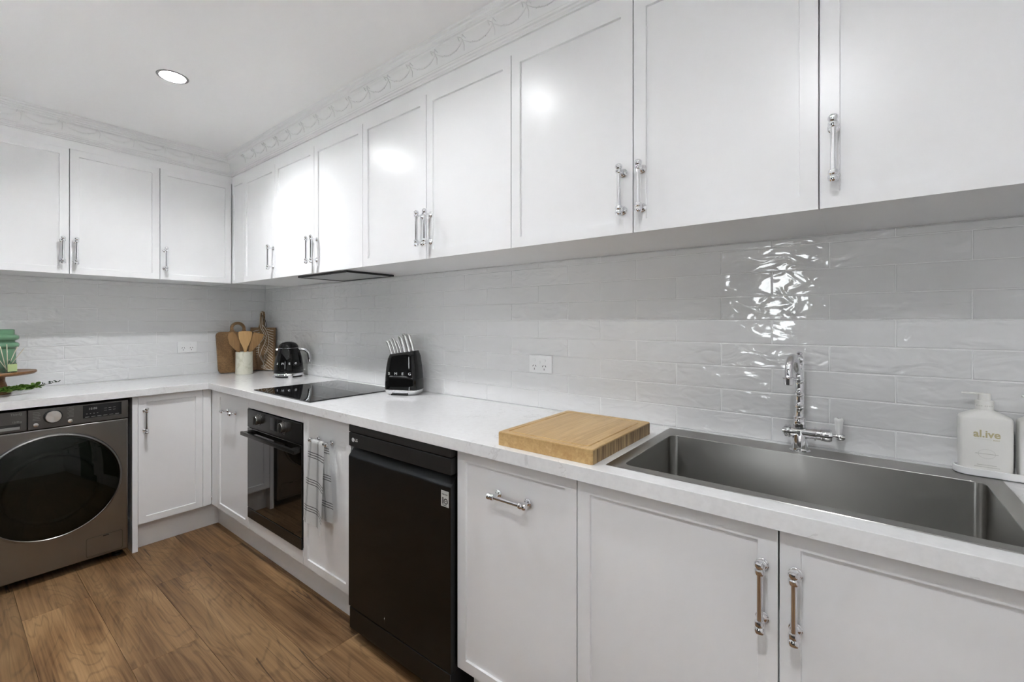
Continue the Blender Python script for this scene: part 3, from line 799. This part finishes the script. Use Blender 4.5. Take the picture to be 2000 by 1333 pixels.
# ------------------------------------------------------------------ bamboo chopping board
cbd = thing('chopping_board', 'thick square bamboo chopping board with juice groove beside the sink', 'chopping board', (3.085, -.357, H))
bx0, bx1, by0, by1, bz = 2.922, 3.250, -.571, -.148, .042
bm = bmesh.new()
lo = lambda o, zz: [(x, y, zz) for x, y in rrect(bx0+o, bx1-o, by0+o, by1-o, .008, 4)]
li = lambda o, zz: [(x, y, zz) for x, y in rrect(bx0+o, bx1-o, by0+o, by1-o, .014, 4)]
loft(bm, [lo(0, H+.0005), lo(.0, H+bz-.004), lo(.0015, H+bz-.001), lo(.004, H+bz), li(.020, H+bz), li(.022, H+bz-.003), li(.027, H+bz-.003), li(.029, H+bz)])
o = obj('board', bm, M['chop'], cbd)
o.data.materials.append(M['chop_end'])
for p in o.data.polygons:
    if p.normal.x > .9: p.material_index = 1
for i in range(2):
    pass

# ------------------------------------------------------------------ knife block
KB = T((1.905, -.118, H)) @ Matrix.Rotation(R(25), 4, 'Z')      # local -Y faces the room
kb = thing('knife_block', 'glossy black knife block with chrome foot beside the hob', 'knife block', None, None, M=KB)
bm = bmesh.new(); loops = []
for q, zz in ((0, .028), (.03, .035), (.3, .085), (.6, .145), (.85, .195), (.97, .216), (1.0, .221)):
    s = 1 - .22*q**2.2
    a, b = .098*s, .062*s
    if q > .9: a -= .004*(q-.9)*10; b -= .004*(q-.9)*10
    loops.append([(x, y, zz + (.014*x/.1 if q > .5 else 0)*(q-.5)*2) for x, y in selip(a, b, 3.6, 48)])
loft(bm, loops); obj('body', bm, M['black_gloss'], kb, KB)
bm = bmesh.new(); loft(bm, [[(x, y, zz) for x, y in selip(a, b, 3.4, 48)] for a, b, zz in ((.080,.048,.0005), (.086,.053,.004), (.096,.060,.018), (.0985,.0625,.026), (.0975,.0615,.0285))])
obj('foot', bm, M['chrome'], kb, KB)
obj('foot_cutout', bx(-.045, .045, -.060, .0, .0002, .007), M['black_matte'], kb, KB)
for i, ch in enumerate('SMEG'):
    x = -.058 + .0385*i
    text('letter', ch, .0195, KB @ T((x, -.0592 + .008*(abs(x)/.098)**4, .112)) @ Matrix.Rotation(R(90-4), 4, 'X'), M['white_print'], kb, .0012, sx=1.15)
def knife(x, y, z0, L, lean, w=.011, tk=.008):
    bm = bmesh.new(); lp = []
    for q in (0, .1, .5, .8, .93, 1.0):
        ww = w*(1.0 + .15*q - (.5 if q == 1 else 0)); tt = tk*(1 - (.4 if q == 1 else 0))
        lp.append([(x + a - lean*L*q - .010*q*q*q, y + b, z0 + L*q) for a, b in selip(ww, tt, 2.6, 14)])
    loft(bm, lp); obj('knife_handle', bm, M['steel_plain'], kb, KB)
for k, (x, y, L) in enumerate(((-.062, -.020, .068), (-.050, -.006, .074), (-.040, .010, .084), (-.028, .022, .066))):
    knife(x, y, .205, L+.008, .27, .0072, .0055)
for k, (x, y, L) in enumerate(((.014, -.018, .088), (.030, .0, .100), (.046, .018, .100))):
    knife(x, y, .212, L+.008, .24, .0105, .0078)

# ------------------------------------------------------------------ kettle
KE = T((.672, -.135, H)) @ Matrix.Rotation(R(50), 4, 'Z')        # +X towards the handle
ke = thing('kettle', 'glossy black retro kettle with chrome handle and base in the corner', 'kettle', None, None, M=KE)
obj('body', la([(.092,.028),(.0945,.034),(.0935,.060),(.0895,.100),(.0825,.140),(.073,.175),(.066,.194),(.064,.1985)], KE, 48), M['black_gloss'], ke)
obj('collar', la([(.0640,.1983),(.0655,.1995),(.0652,.2015),(.0635,.2025)], KE, 48), M['chrome'], ke)
obj('lid', la([(.0632,.2025),(.0605,.213),(.053,.226),(.040,.236),(.022,.242),(0,.244)], KE, 48), M['black_gloss'], ke)
bm = la([(.090,.010),(.0965,.012),(.0965,.024),(.093,.0285),(.088,.0285)], KE, 48)
bs = obj('base_ring', bm, M['chrome'], ke)
obj('power_base', la([(.082,.0004),(.084,.003),(.084,.012),(.080,.013)], KE, 40), M['black_matte'], ke)
for a in (20, 110, 200, 290):
    bm = bmesh.new(); b2 = [(r*math.cos(R(a+d)), r*math.sin(R(a+d))) for r, d in ((.088,-8),(.098,-8),(.098,8),(.088,8))]
    loft(bm, [[(x, y, .0003) for x, y in b2], [(x, y, .013) for x, y in b2]]); obj('base_foot', bm, M['chrome'], ke, KE)
hp = smooth_path([(.058, 0, .190), (.085, 0, .192), (.108, 0, .187), (.126, 0, .170), (.134, 0, .145), (.137, 0, .118), (.139, 0, .102)], 6)
bm = bmesh.new(); tube(bm, hp, [.0105 + .0025*math.sin(math.pi*i/len(hp)) for i in range(len(hp))], 14)
obj('handle', bm, M['chrome'], ke, KE)
obj('back_strip', bx(.0785, .0885, -.008, .008, .050, .150), M['chrome'], ke, KE @ T((.0,0,0)) @ Matrix.Rotation(R(-6), 4, 'Y'))
obj('switch_lever', bx(.090, .108, -.006, .006, .046, .053, bev=.002), M['chrome'], ke, KE)
bm = bmesh.new(); loft(bm, [[(-.050, -.018, .178), (-.050, .018, .178), (-.050, .016, .197), (-.050, -.016, .197)], [(-.078, -.010, .186), (-.078, .010, .186), (-.078, .012, .197), (-.078, -.012, .197)]])
obj('spout', bm, M['chrome'], ke, KE)
face = R(-22 - 14 - 50)     # letters face the room (local angle)
for i, ch in enumerate('SMEG'):
    a = face + R(-39 + 26*i)
    rr = .0905
    Mt = KE @ Matrix.Rotation(a, 4, 'Z') @ T((rr+.0006, 0, .096)) @ Matrix.Rotation(R(-8), 4, 'Y') @ Matrix(((0,0,1,0),(1,0,0,0),(0,1,0,0),(0,0,0,1)))
    text('letter', ch, .0185, Mt, M['white_print'], ke, .0012, sx=1.15)

# small pale item behind the kettle
bm = la([(.024,.0005),(.027,.01),(.027,.150),(.024,.170),(.018,.178),(0,.180)], T((.475, -.052, H)), 24)
tag(obj('canister', bm, M['pale_green']), 'pale green canister mostly hidden behind the black kettle', 'canister')

# ------------------------------------------------------------------ boards and utensils in the corner
# paddle board leaning on the left wall
BRD = T((.128, -.249, H+.0018)) @ Matrix.Rotation(R(-10), 4, 'Y') @ MB   # local (s along y, up, n out)
pb = thing('serving_board', 'plain brown rounded serving board with ring handle leaning on tiles', 'serving board', None, None, M=BRD)
bw = .133
outl = []
body = rrect(-bw, bw, .002, .308, .028, 5)
# outline with neck and ring at the top
pts = [(bw-.028+.028*math.cos(R(a)), .030+.028*math.sin(R(a))) for a in (-90,-67,-45,-22,0)]
pts += [(bw-.028+.028*math.cos(R(a)), .280+.028*math.sin(R(a))) for a in (0,22,45,67,90)]
rc, ro = (.019, .332), .053
pts += [(rc[0]+.062, .308), (rc[0]+.054, .318)]
pts += [(rc[0]+ro*math.cos(R(a)), rc[1]+ro*math.sin(R(a))) for a in range(-8, 189, 12)]
pts += [(rc[0]-.054, .318), (rc[0]-.062, .308)]
pts += [(-bw+.028+.028*math.cos(R(a)), .280+.028*math.sin(R(a))) for a in (90,112,135,157,180)]
pts += [(-bw+.028+.028*math.cos(R(a)), .030+.028*math.sin(R(a))) for a in (180,202,225,247,270)]
def holed_plate(pts, hole, n0, n1, bev=.003):
    bm = bmesh.new()
    def le(ps):
        v_ = [bm.verts.new((a, b, n0)) for a, b in ps]; return [bm.edges.new((v_[i], v_[(i+1) % len(v_)])) for i in range(len(v_))]
    e_ = le(pts)
    if hole: e_ += le(hole)
    bmesh.ops.triangle_fill(bm, use_beauty=True, use_dissolve=False, edges=e_)
    ex = bmesh.ops.extrude_face_region(bm, geom=list(bm.faces))
    bmesh.ops.translate(bm, verts=[g for g in ex['geom'] if isinstance(g, bmesh.types.BMVert)], vec=(0, 0, n1-n0))
    bmesh.ops.recalc_face_normals(bm, faces=bm.faces)
    if bev:
        es_ = [e for e in bm.edges if len(e.link_faces) == 2 and e.calc_face_angle(0) > 1.2]
        bmesh.ops.bevel(bm, geom=es_, offset=bev, segments=2, profile=.5, affect='EDGES')
    return bm
hole = [(rc[0]+.033*math.cos(2*math.pi*i/24), rc[1]+.002+.030*math.sin(2*math.pi*i/24)) for i in range(24)]
obj('board', holed_plate(pts, hole, -.010, .008, .004), M['mango'], pb, BRD)

# carved board across the corner
pL, pR = Vector((.028, -.128)), Vector((.232, -.034))
e1 = (pR-pL).normalized(); nn_ = Vector((e1.y, -e1.x))
CBM = Matrix(((e1.x, 0, nn_.x, (pL.x+pR.x)/2), (e1.y, 0, nn_.y, (pL.y+pR.y)/2), (0, 1, 0, H+.0015), (0,0,0,1)))
CBM = CBM @ Matrix.Rotation(R(-2.0), 4, 'X')
cbv = thing('carved_board', 'rectangular wooden board carved with white leaf lines standing in the corner', 'serving board', None, None, M=CBM)
w2 = (pR-pL).length/2; h2 = .335
hx = -.010
pts2 = [(w2, .003), (w2, h2), (hx+.030, h2), (hx+.022, h2+.02), (hx+.020, h2+.10), (hx+.014, h2+.122), (hx, h2+.128), (hx-.014, h2+.122), (hx-.020, h2+.10), (hx-.022, h2+.02), (hx-.030, h2), (-w2, h2), (-w2, .003)]
hole2 = [(hx+.008*math.cos(2*math.pi*i/16), h2+.092+.014*math.sin(2*math.pi*i/16)) for i in range(16)]
obj('board', holed_plate(pts2, hole2, -.008, .008, .002), M['mango2'], cbv, CBM)
bm = bmesh.new()
def vein(ps, w=.0022, k=5):
    sp_2 = smooth_path([(a, b, .0082) for a, b in ps], k)
    L_, R_ = [], []
    for i, p in enumerate(sp_2):
        tt = (sp_2[min(i+1, len(sp_2)-1)] - sp_2[max(i-1, 0)]).normalized(); u = Vector((-tt.y, tt.x, 0))*w
        L_.append(p+u); R_.append(p-u)
    loft(bm, [[R_[i], L_[i], L_[i]+Vector((0,0,.0008)), R_[i]+Vector((0,0,.0008))] for i in range(len(sp_2))])
cl = lambda x: max(-w2+.004, min(w2-.004, x))
stems = [[(hx-.012, h2+.118), (hx-.016, h2+.06), (hx-.006, h2), (hx+.022, h2-.045), (hx+.024, h2-.085), (hx-.012, h2-.125)],
         [(hx-.012, h2+.118), (hx+.006, h2+.115), (hx+.006, h2+.06), (hx+.010, h2), (hx+.045, h2-.055), (hx+.040, h2-.11), (hx+.008, h2-.175), (hx+.002, h2-.215), (hx+.030, h2-.275)],
         [(hx+.012, h2+.02), (hx+.045, h2-.02), (hx+.070, h2-.085), (hx+.062, h2-.16), (hx+.036, h2-.225), (hx+.032, h2-.285)],
         [(hx-.012, h2-.125), (hx-.020, h2-.17), (hx-.010, h2-.22), (hx+.032, h2-.285)]]
for s_ in stems: vein(s_, .0024)
for i in range(17):
    q = i/16; zy = h2 - .012 - .30*q
    sx_ = hx + .052 + .022*math.sin(q*3.1) - .045*q*q
    vein([(sx_, zy), ((sx_+w2)/2, max(.008, zy-.010-.02*q)), (cl(w2-.010), zy-.012-.045*q if zy-.06 > 0 else .006)], .0021, 3)
for i in range(15):
    q = i/14; zy = h2 - .02 - .27*q
    sx_ = hx - .020 + .018*math.sin(q*5)
    vein([(sx_, zy), ((sx_-w2)/2-.01, zy-.012), (cl(-w2+.008), max(.006, zy-.034))], .0020, 3)
for i in range(9):
    q = i/8; zy = h2-.05-.17*q
    vein([(hx+.030, zy), (hx+.042, zy-.006), (hx+.056, zy-.020)], .0013, 2)
for i in range(7):
    a = R(-150+20*i); vein([(hx+.03, h2-.288), (hx+.03+.03*math.cos(a), max(.006, h2-.288+.03*math.sin(a)))], .0013, 2)
obj('carved_lines', bm, M['whitewash'], cbv, CBM)
bm = bmesh.new(); tube(bm, smooth_path([(hx+.006, h2+.095, .009), (hx+.026, h2+.085, .011), (hx+.040, h2+.045, .010), (hx+.050, h2+.012, .010), (hx+.036, h2+.006, .010), (hx+.024, h2+.05, .011), (hx+.008, h2+.088, .010)], 5), .0022, 6)
obj('hanging_cord', bm, M['rope'], cbv, CBM)

# utensil jar
jx, jy = .265, -.262
bm = la([(.0545,.0005),(.0560,.003),(.0545,.160),(.0530,.163),(.0490,.163),(.0490,.010),(0,.010)], T((jx, jy, H)), 40)
tag(obj('utensil_jar', bm, M['marble']), 'cream marble utensil jar in front of the leaning boards', 'jar')
VX = Vector((-.6118, .7910, 0))                                   # rough facing for the utensils
def utensil(name, label, dx, dy, tx_, head, mat_, tw, thick=.004):
    # local (s, up, n) frame facing +x -y, leaning
    fr = T((jx+dx, jy+dy, H+.012)) @ Matrix.Rotation(R(tw), 4, 'Z') @ MB @ Matrix.Rotation(R(tx_), 4, 'Z')
    bm = holed_plate(head, None, -thick, thick, .0025)
    th = obj(name, bm, mat_, None, fr); tag(th, label, 'utensil', 'wooden utensils in the marble jar'); return th
spat = [(-.007,.0),(.007,.0),(.009,.16),(.016,.185),(.033,.225),(.041,.255),(.0435,.285),(.040,.298),(.020,.302),(-.020,.302),(-.040,.298),(-.0435,.285),(-.041,.255),(-.033,.225),(-.016,.185),(-.009,.16)]
utensil('wooden_spatula', 'light bamboo spatula standing upright in the marble jar', .018, 0, 0, spat, M['bamboo'], -15)
spat2 = [(-.007,.0),(.007,.0),(.010,.17),(.020,.20),(.034,.24),(.037,.285),(.034,.318),(-.036,.305),(-.034,.25),(-.022,.21),(-.010,.17)]
utensil('wooden_turner', 'brown wooden turner leaning right in the marble jar', -.004, -.031, -24, spat2, M['spoon'], -15)
sl = utensil('slotted_spoon', 'brown slotted wooden spoon leaning left in the marble jar', -.012, .026, 20, [(-.007,.0),(.007,.0),(.009,.165),(.022,.195),(.032,.235),(.030,.285),(.016,.310),(-.012,.310),(-.028,.285),(-.034,.235),(-.022,.195),(-.009,.165)], M['spoon'], -15)

# ------------------------------------------------------------------ tea towel
tw = bmesh.new(); uvl = tw.loops.layers.uv.new('UV')
NX, NT_ = 28, 64
zb_, r0, nb = HZ, .0085, F+.033
def tow(i, j):
    w = i/NX; L1, L2 = .362, .342
    tot = L2 + math.pi*r0 + L1; l = j/NT_*tot
    wave = math.sin(w*math.pi*2.6+.4)
    if l < L2:                               # back fall
        d = L2 - l; sg = -1; q = d/L2
        x = 1.860 + .130*w + q*(.004+.030*w); n = nb - r0 - .004*q*(1+wave*.4) ; z_ = zb_ - d
        n = max(n, F+.0035)
    elif l < L2 + math.pi*r0:
        a = (l-L2)/r0; x = 1.860 + .130*w - .006*(l-L2)/(math.pi*r0); n = nb - r0*math.cos(a); z_ = zb_ + r0*math.sin(a)
    else:
        d = l - L2 - math.pi*r0; q = d/L1
        x = 1.854 + .130*w + q*(-.028+.046*w); n = nb + r0 + q*.010*(.6+math.sin(w*math.pi*2.2+.6)) + .012*q*w ; z_ = zb_ - d - .030*q*(w**2)*1.0 + .0
    return (x, z_, n), (w*.23, l)
vt_ = [[None]*(NT_+1) for _ in range(NX+1)]; uvv = {}
for i in range(NX+1):
    for j in range(NT_+1):
        p, u = tow(i, j); v_ = tw.verts.new(p); vt_[i][j] = v_; uvv[v_] = u
for i in range(NX):
    for j in range(NT_):
        f_ = tw.faces.new((vt_[i][j], vt_[i+1][j], vt_[i+1][j+1], vt_[i][j+1]))
        for lp in f_.loops: lp[uvl].uv = uvv[lp.vert]
bmesh.ops.solidify(tw, geom=list(tw.faces), thickness=.0016)
tag(obj('tea_towel', tw, M['towel'], None, MA, angle=80), 'white tea towel with black check lines hanging beside the oven', 'towel')

# ------------------------------------------------------------------ tray and pump bottles
ty0, ty1 = -.069, -.0025
bm = bmesh.new()
tr = lambda o: [(x, y) for x, y in rrect(4.004+o, 4.232-o, ty0+o, ty1-o, .032-o, 8)]
loft(bm, [[(x, y, H+.0022) for x, y in tr(.002)], [(x, y, H+.004) for x, y in tr(0)], [(x, y, H+.019) for x, y in tr(0)], [(x, y, H+.0205) for x, y in tr(.002)], [(x, y, H+.019) for x, y in tr(.004)], [(x, y, H+.007) for x, y in tr(.004)]])
tag(obj('tray', bm, M['tray']), 'white oval tray holding two pump bottles beside the sink', 'tray')
def pump_bottle(cx, label):
    b0 = H + .0072
    th = thing('pump_bottle', label, 'bottle', (cx, -.0365, b0), 'cream pump bottles on the white tray')
    cy = -.0365; bm = bmesh.new(); lps = []
    for a, b, zz, e in ((.043,.024,.0,4.5),(.0465,.0265,.004,4.5),(.0475,.0270,.02,4.5),(.0480,.0270,.128,4.5),(.0475,.0268,.136,4.2),(.0455,.026,.141,3.8),(.030,.022,.150,3.0),(.018,.018,.156,2.2),(.0165,.0165,.158,2)):
        lps.append([(cx+x, cy+y, b0+zz) for x, y in selip(a, b, e, 40)])
    loft(bm, lps); bd = obj('bottle_body', bm, M['bottle'], th)
    obj('collar', la([(.0160,.155),(.0168,.156),(.0168,.180),(.0160,.1808),(.0125,.1808)], T((cx, cy, b0)), 28), M['bottle'], th)
    bm = la([(.0115,.1808),(.0115,.196),(.0105,.1975),(0,.198)], T((cx, cy, b0)), 24)
    bm2 = bmesh.new(); box(bm, cx-.040, cx, cy-.0045, cy+.0045, b0+.1945, b0+.1985, bev=.001)
    bm2.free(); obj('pump_head', bm, M['bottle'], th)
    FP = lambda x, zz: MA @ T((cx+x, b0+zz, -cy+.0272))
    text('brand_text', 'al.ive', .0245, FP(0, .100), M['gold_print'], bd, .0003, sx=.95, bold=.0006)
    text('brand_text', 'BODY', .0042, FP(.0165, .087), M['gold_print'], bd, .0003)
    bm = bmesh.new(); e_o = selip(.0150,.0115,2,36); e_i = selip(.0145,.0110,2,36)
    for i in range(36):
        j = (i+1) % 36
        bm.faces.new([bm.verts.new((cx+q[0], b0+.052+q[1], -cy+.02735)) for q in (e_o[i], e_o[j], e_i[j], e_i[i])])
    for zz, L in ((.052, .040), (.0245, .034), (.0195, .044)): box(bm, cx-L/2, cx+L/2, b0+zz-.0006, b0+zz+.0006, -cy+.0268, -cy+.0275)
    box(bm, cx-.022, cx+.008, b0+.0872, b0+.0876, -cy+.0268, -cy+.0275)
    obj('label_print', bm, M['pale_print'], bd, MA)
    bm = bmesh.new()
    for k in range(9):
        a = R(-150+12*k+ (8 if k > 3 else 0)); 
        b2 = [(.0169*math.cos(a+d)+cx, .0169*math.sin(a+d)+cy) for d in (-.04, .04)]
        bm.faces.new([bm.verts.new(p) for p in ((*b2[0], b0+.1665), (*b2[1], b0+.1665), (*b2[1], b0+.1695), (*b2[0], b0+.1695))])
    obj('collar_print', bm, M['pale_print'], th, recalc=False)
    return th
pump_bottle(4.061, 'cream pump bottle fully in view at the right end of the sink')
pump_bottle(4.164, 'cream pump bottle half cut off by the right edge of the photo')

# ------------------------------------------------------------------ cake stand, jar, diffuser, sprig
SX, SY = .235, -1.452; SZ = H + .118
cs = thing('cake_stand', 'wooden pedestal cake stand at the left end of the worktop', 'cake stand', (SX, SY, H))
obj('pedestal', la([(.056,.0005),(.058,.006),(.054,.016),(.044,.040),(.036,.068),(.036,.088),(.050,.098),(.052,.100)], T((SX, SY, H)), 36), M['acacia'], cs)
obj('plate', la([(.120,.0),(.140,.003),(.150,.010),(.1515,.017),(.149,.0205),(.144,.0205),(.141,.0185),(0,.0185)], T((SX, SY, H+.0995)), 56), M['acacia'], cs)
JX, JY = SX-.035, SY+.004
gj = thing('glass_jar', 'green ribbed glass jar standing on the cake stand', 'jar', (JX, JY, SZ))
jr = [(.072,.0005),(.0735,.004),(.0735,.118),(.072,.124)]
for zc in (.140, .180):
    for i in range(9):
        a = -math.pi/2 + math.pi*i/8; jr.append((.070+.016*math.cos(a), zc + .0165*math.sin(a)))
jr += [(.0685,.200),(.0685,.222),(.0665,.224),(.064,.222),(.064,.200),(.064,.125),(.069,.118),(.069,.006),(0,.006)]
obj('jar_glass', la(jr, T((JX, JY, SZ)), 48), M['green_glass'], gj)
rd = thing('reed_diffuser', 'small clear glass reed diffuser in front of the green jar', 'diffuser', (SX+.075, SY+.042, SZ))
ox, oy = SX+.080, SY+.036
RB = T((ox, oy, SZ+.0003)) @ Matrix.Rotation(R(20), 4, 'Z')
bm = bmesh.new()
sq = lambda r, zz: [(x, y, zz) for x, y in rrect(-r, r, -r, r, .004, 3)]
loft(bm, [sq(.026, 0), sq(.0275, .002), sq(.0275, .046), sq(.0255, .050), sq(.012, .051), sq(.011, .053), sq(.011, .068), sq(.009, .068)], True, False)
bt = obj('bottle', bm, M['clear_glass'], rd, RB)
obj('label', bx(.0277, .0283, -.010, .0265, .006, .044), M['lime'], bt, RB)
bm = bmesh.new(); loft(bm, [sq(.0235, .004), sq(.0235, .020)]); obj('oil', bm, M['clear_glass'], bt, RB)
for k, (a, b) in enumerate(((-.055, .0), (-.026, .01), (.002, -.01), (.036, .006), (.062, .0))):
    bm = bmesh.new(); tube(bm, [(-a*.25, -b*.3, .006), (b, a, .148 - abs(a)*.4)], .0017, 6); obj('reed', bm, M['reed'], rd, RB @ Matrix.Rotation(R(-10), 4, 'Z'))

# eucalyptus sprig: stem plus leaves (each a part)
sg = thing('eucalyptus_sprig', 'green eucalyptus sprig lying on the worktop under the cake stand', 'sprig', (.33, -1.42, H))
stem = smooth_path([(.42, -1.58, H+.018), (.405, -1.50, H+.026), (.375, -1.42, H+.030), (.335, -1.35, H+.030), (.305, -1.29, H+.036), (.290, -1.225, H+.050)], 8)
bm = bmesh.new(); tube(bm, stem, [.0022*(1-.7*i/len(stem)) for i in range(len(stem))], 6); obj('stem', bm, M['stem'], sg)
def leaf_mesh(nm, a, b, mat_):
    bm = bmesh.new(); e = selip(a, b, 2.0, 12)
    c0 = bm.verts.new((a, 0, -.0015)); ring_ = [bm.verts.new((a + x, y, .0016*(abs(y)/b)**2 + .0012*math.sin(3*x/a))) for x, y in e]
    for i in range(12): bm.faces.new((c0, ring_[i], ring_[(i+1) % 12]))
    bmesh.ops.solidify(bm, geom=list(bm.faces), thickness=.0006)
    bmesh.ops.recalc_face_normals(bm, faces=bm.faces)
    me = bpy.data.meshes.new(nm); bm.to_mesh(me); bm.free(); finish(me, mat_, 70); return me
LM = leaf_mesh('leaf', .0150, .0130, M['leaf']); LT = leaf_mesh('leaf', .0085, .0042, M['leaf_dark'])
n = len(stem); rnd = random.Random(3)
for i in range(n):
    q = i/(n-1)
    cnt = 6 if q < .5 else (4 if q < .75 else 2)
    for k in range(cnt):
        p = stem[i] + Vector((rnd.uniform(-.006,.006), rnd.uniform(-.01,.01), rnd.uniform(-.004,.008)))
        yaw = rnd.uniform(0, 360); pit = rnd.uniform(-55, 10)
        s_ = (1.05 - .25*q)*rnd.uniform(.8, 1.15)
        M_ = T(p) @ Matrix.Rotation(R(yaw), 4, 'Z') @ Matrix.Rotation(R(pit), 4, 'Y') @ Matrix.Rotation(R(rnd.uniform(-50, 50)), 4, 'X') @ Matrix.Scale(s_, 4)
        # keep every leaf above the worktop
        low = min((M_ @ v.co).z for v in (LM if q < .80 else LT).vertices)
        if low < H+.0008: M_ = T((0, 0, H+.0008-low)) @ M_
        inst('leaf', LM if q < .80 else LT, sg, M_)

# ------------------------------------------------------------------ downlights
LBL = ['round recessed downlight glowing on the ceiling above the left worktop', 'round recessed ceiling downlight just above the top edge of the photo',
       'round recessed ceiling downlight above the sink side of the room']
for (lx, ly), lb, st, dp in zip(LIGHTS, LBL, LAMPS, DEEP):
    dl = thing('downlight', lb, 'downlight', (lx, ly, CEIL), 'recessed ceiling downlights')
    bm = la([(RL-.0005, .030+dp), (RL-.0005, -.0005), (RL+.009, -.0005), (RL+.0075, -.0028), (RL-.002, -.0030), (RL-.004, .0), (RL-.004, .030+dp)], T((lx, ly, CEIL)), 40)
    bmesh.ops.delete(bm, geom=[f for f in bm.faces if len(f.verts) > 8], context='FACES_ONLY')
    obj('trim_ring', bm, M['ring'], dl)
    bm = la([(RL-.0042, .0125), (.043, .0105), (.030, .009), (.015, .008), (0, .0078)], T((lx, ly, CEIL+dp)), 40)
    bmesh.ops.delete(bm, geom=[f for f in bm.faces if len(f.verts) > 8], context='FACES_ONLY')
    obj('lens', bm, lens_mat(st), dl)
    obj('housing', bx(lx-.06, lx+.06, ly-.06, ly+.06, CEIL+.031+dp, CEIL+.05+dp), M['white_plastic'], dl)

# added fill lamps behind the camera: shades aim light at the white bounce cap
for px, lb in ((1.15, 'added black-shaded fill lamp unseen behind the camera, far left'), (2.15, 'added black-shaded fill lamp unseen behind the camera, middle'), (4.15, 'added black-shaded fill lamp unseen behind the camera, far right')):
    pd = thing('added_fill_lamp', lb, 'fill lamp', (px, -3.0, CEIL), 'added fill lamps behind the camera')
    bm = la([(.075, 0), (.075, .13), (.060, .155), (.010, .165), (.010, .158), (.057, .150), (.072, .128), (.072, 0)], T((px, -3.0, 1.55)), 32)
    bmesh.ops.delete(bm, geom=[f for f in bm.faces if len(f.verts) > 8], context='FACES_ONLY')
    obj('shade', bm, M['black_matte'], pd)
    obj('cord', la([(.003, 0), (.003, CEIL-1.712)], T((px, -3.0, 1.712)), 8), M['black_matte'], pd)
    bm = bmesh.new(); bm.faces.new([bm.verts.new((px+.066*math.cos(2*math.pi*i/24), -3.0-.066*math.sin(2*math.pi*i/24), 1.672)) for i in range(24)])
    obj('fill_lens', bm, lens_mat(FILL_LAMP), pd, recalc=False)

for o in scene.objects:
    if o.name.split('.')[0] in ('display_icons', 'programme_list', 'label_print', 'collar_print', 'control_buttons', 'dial_marks', 'carved_lines', 'logo_marks', 'socket_slots'):
        o['kind'] = 'stuff'
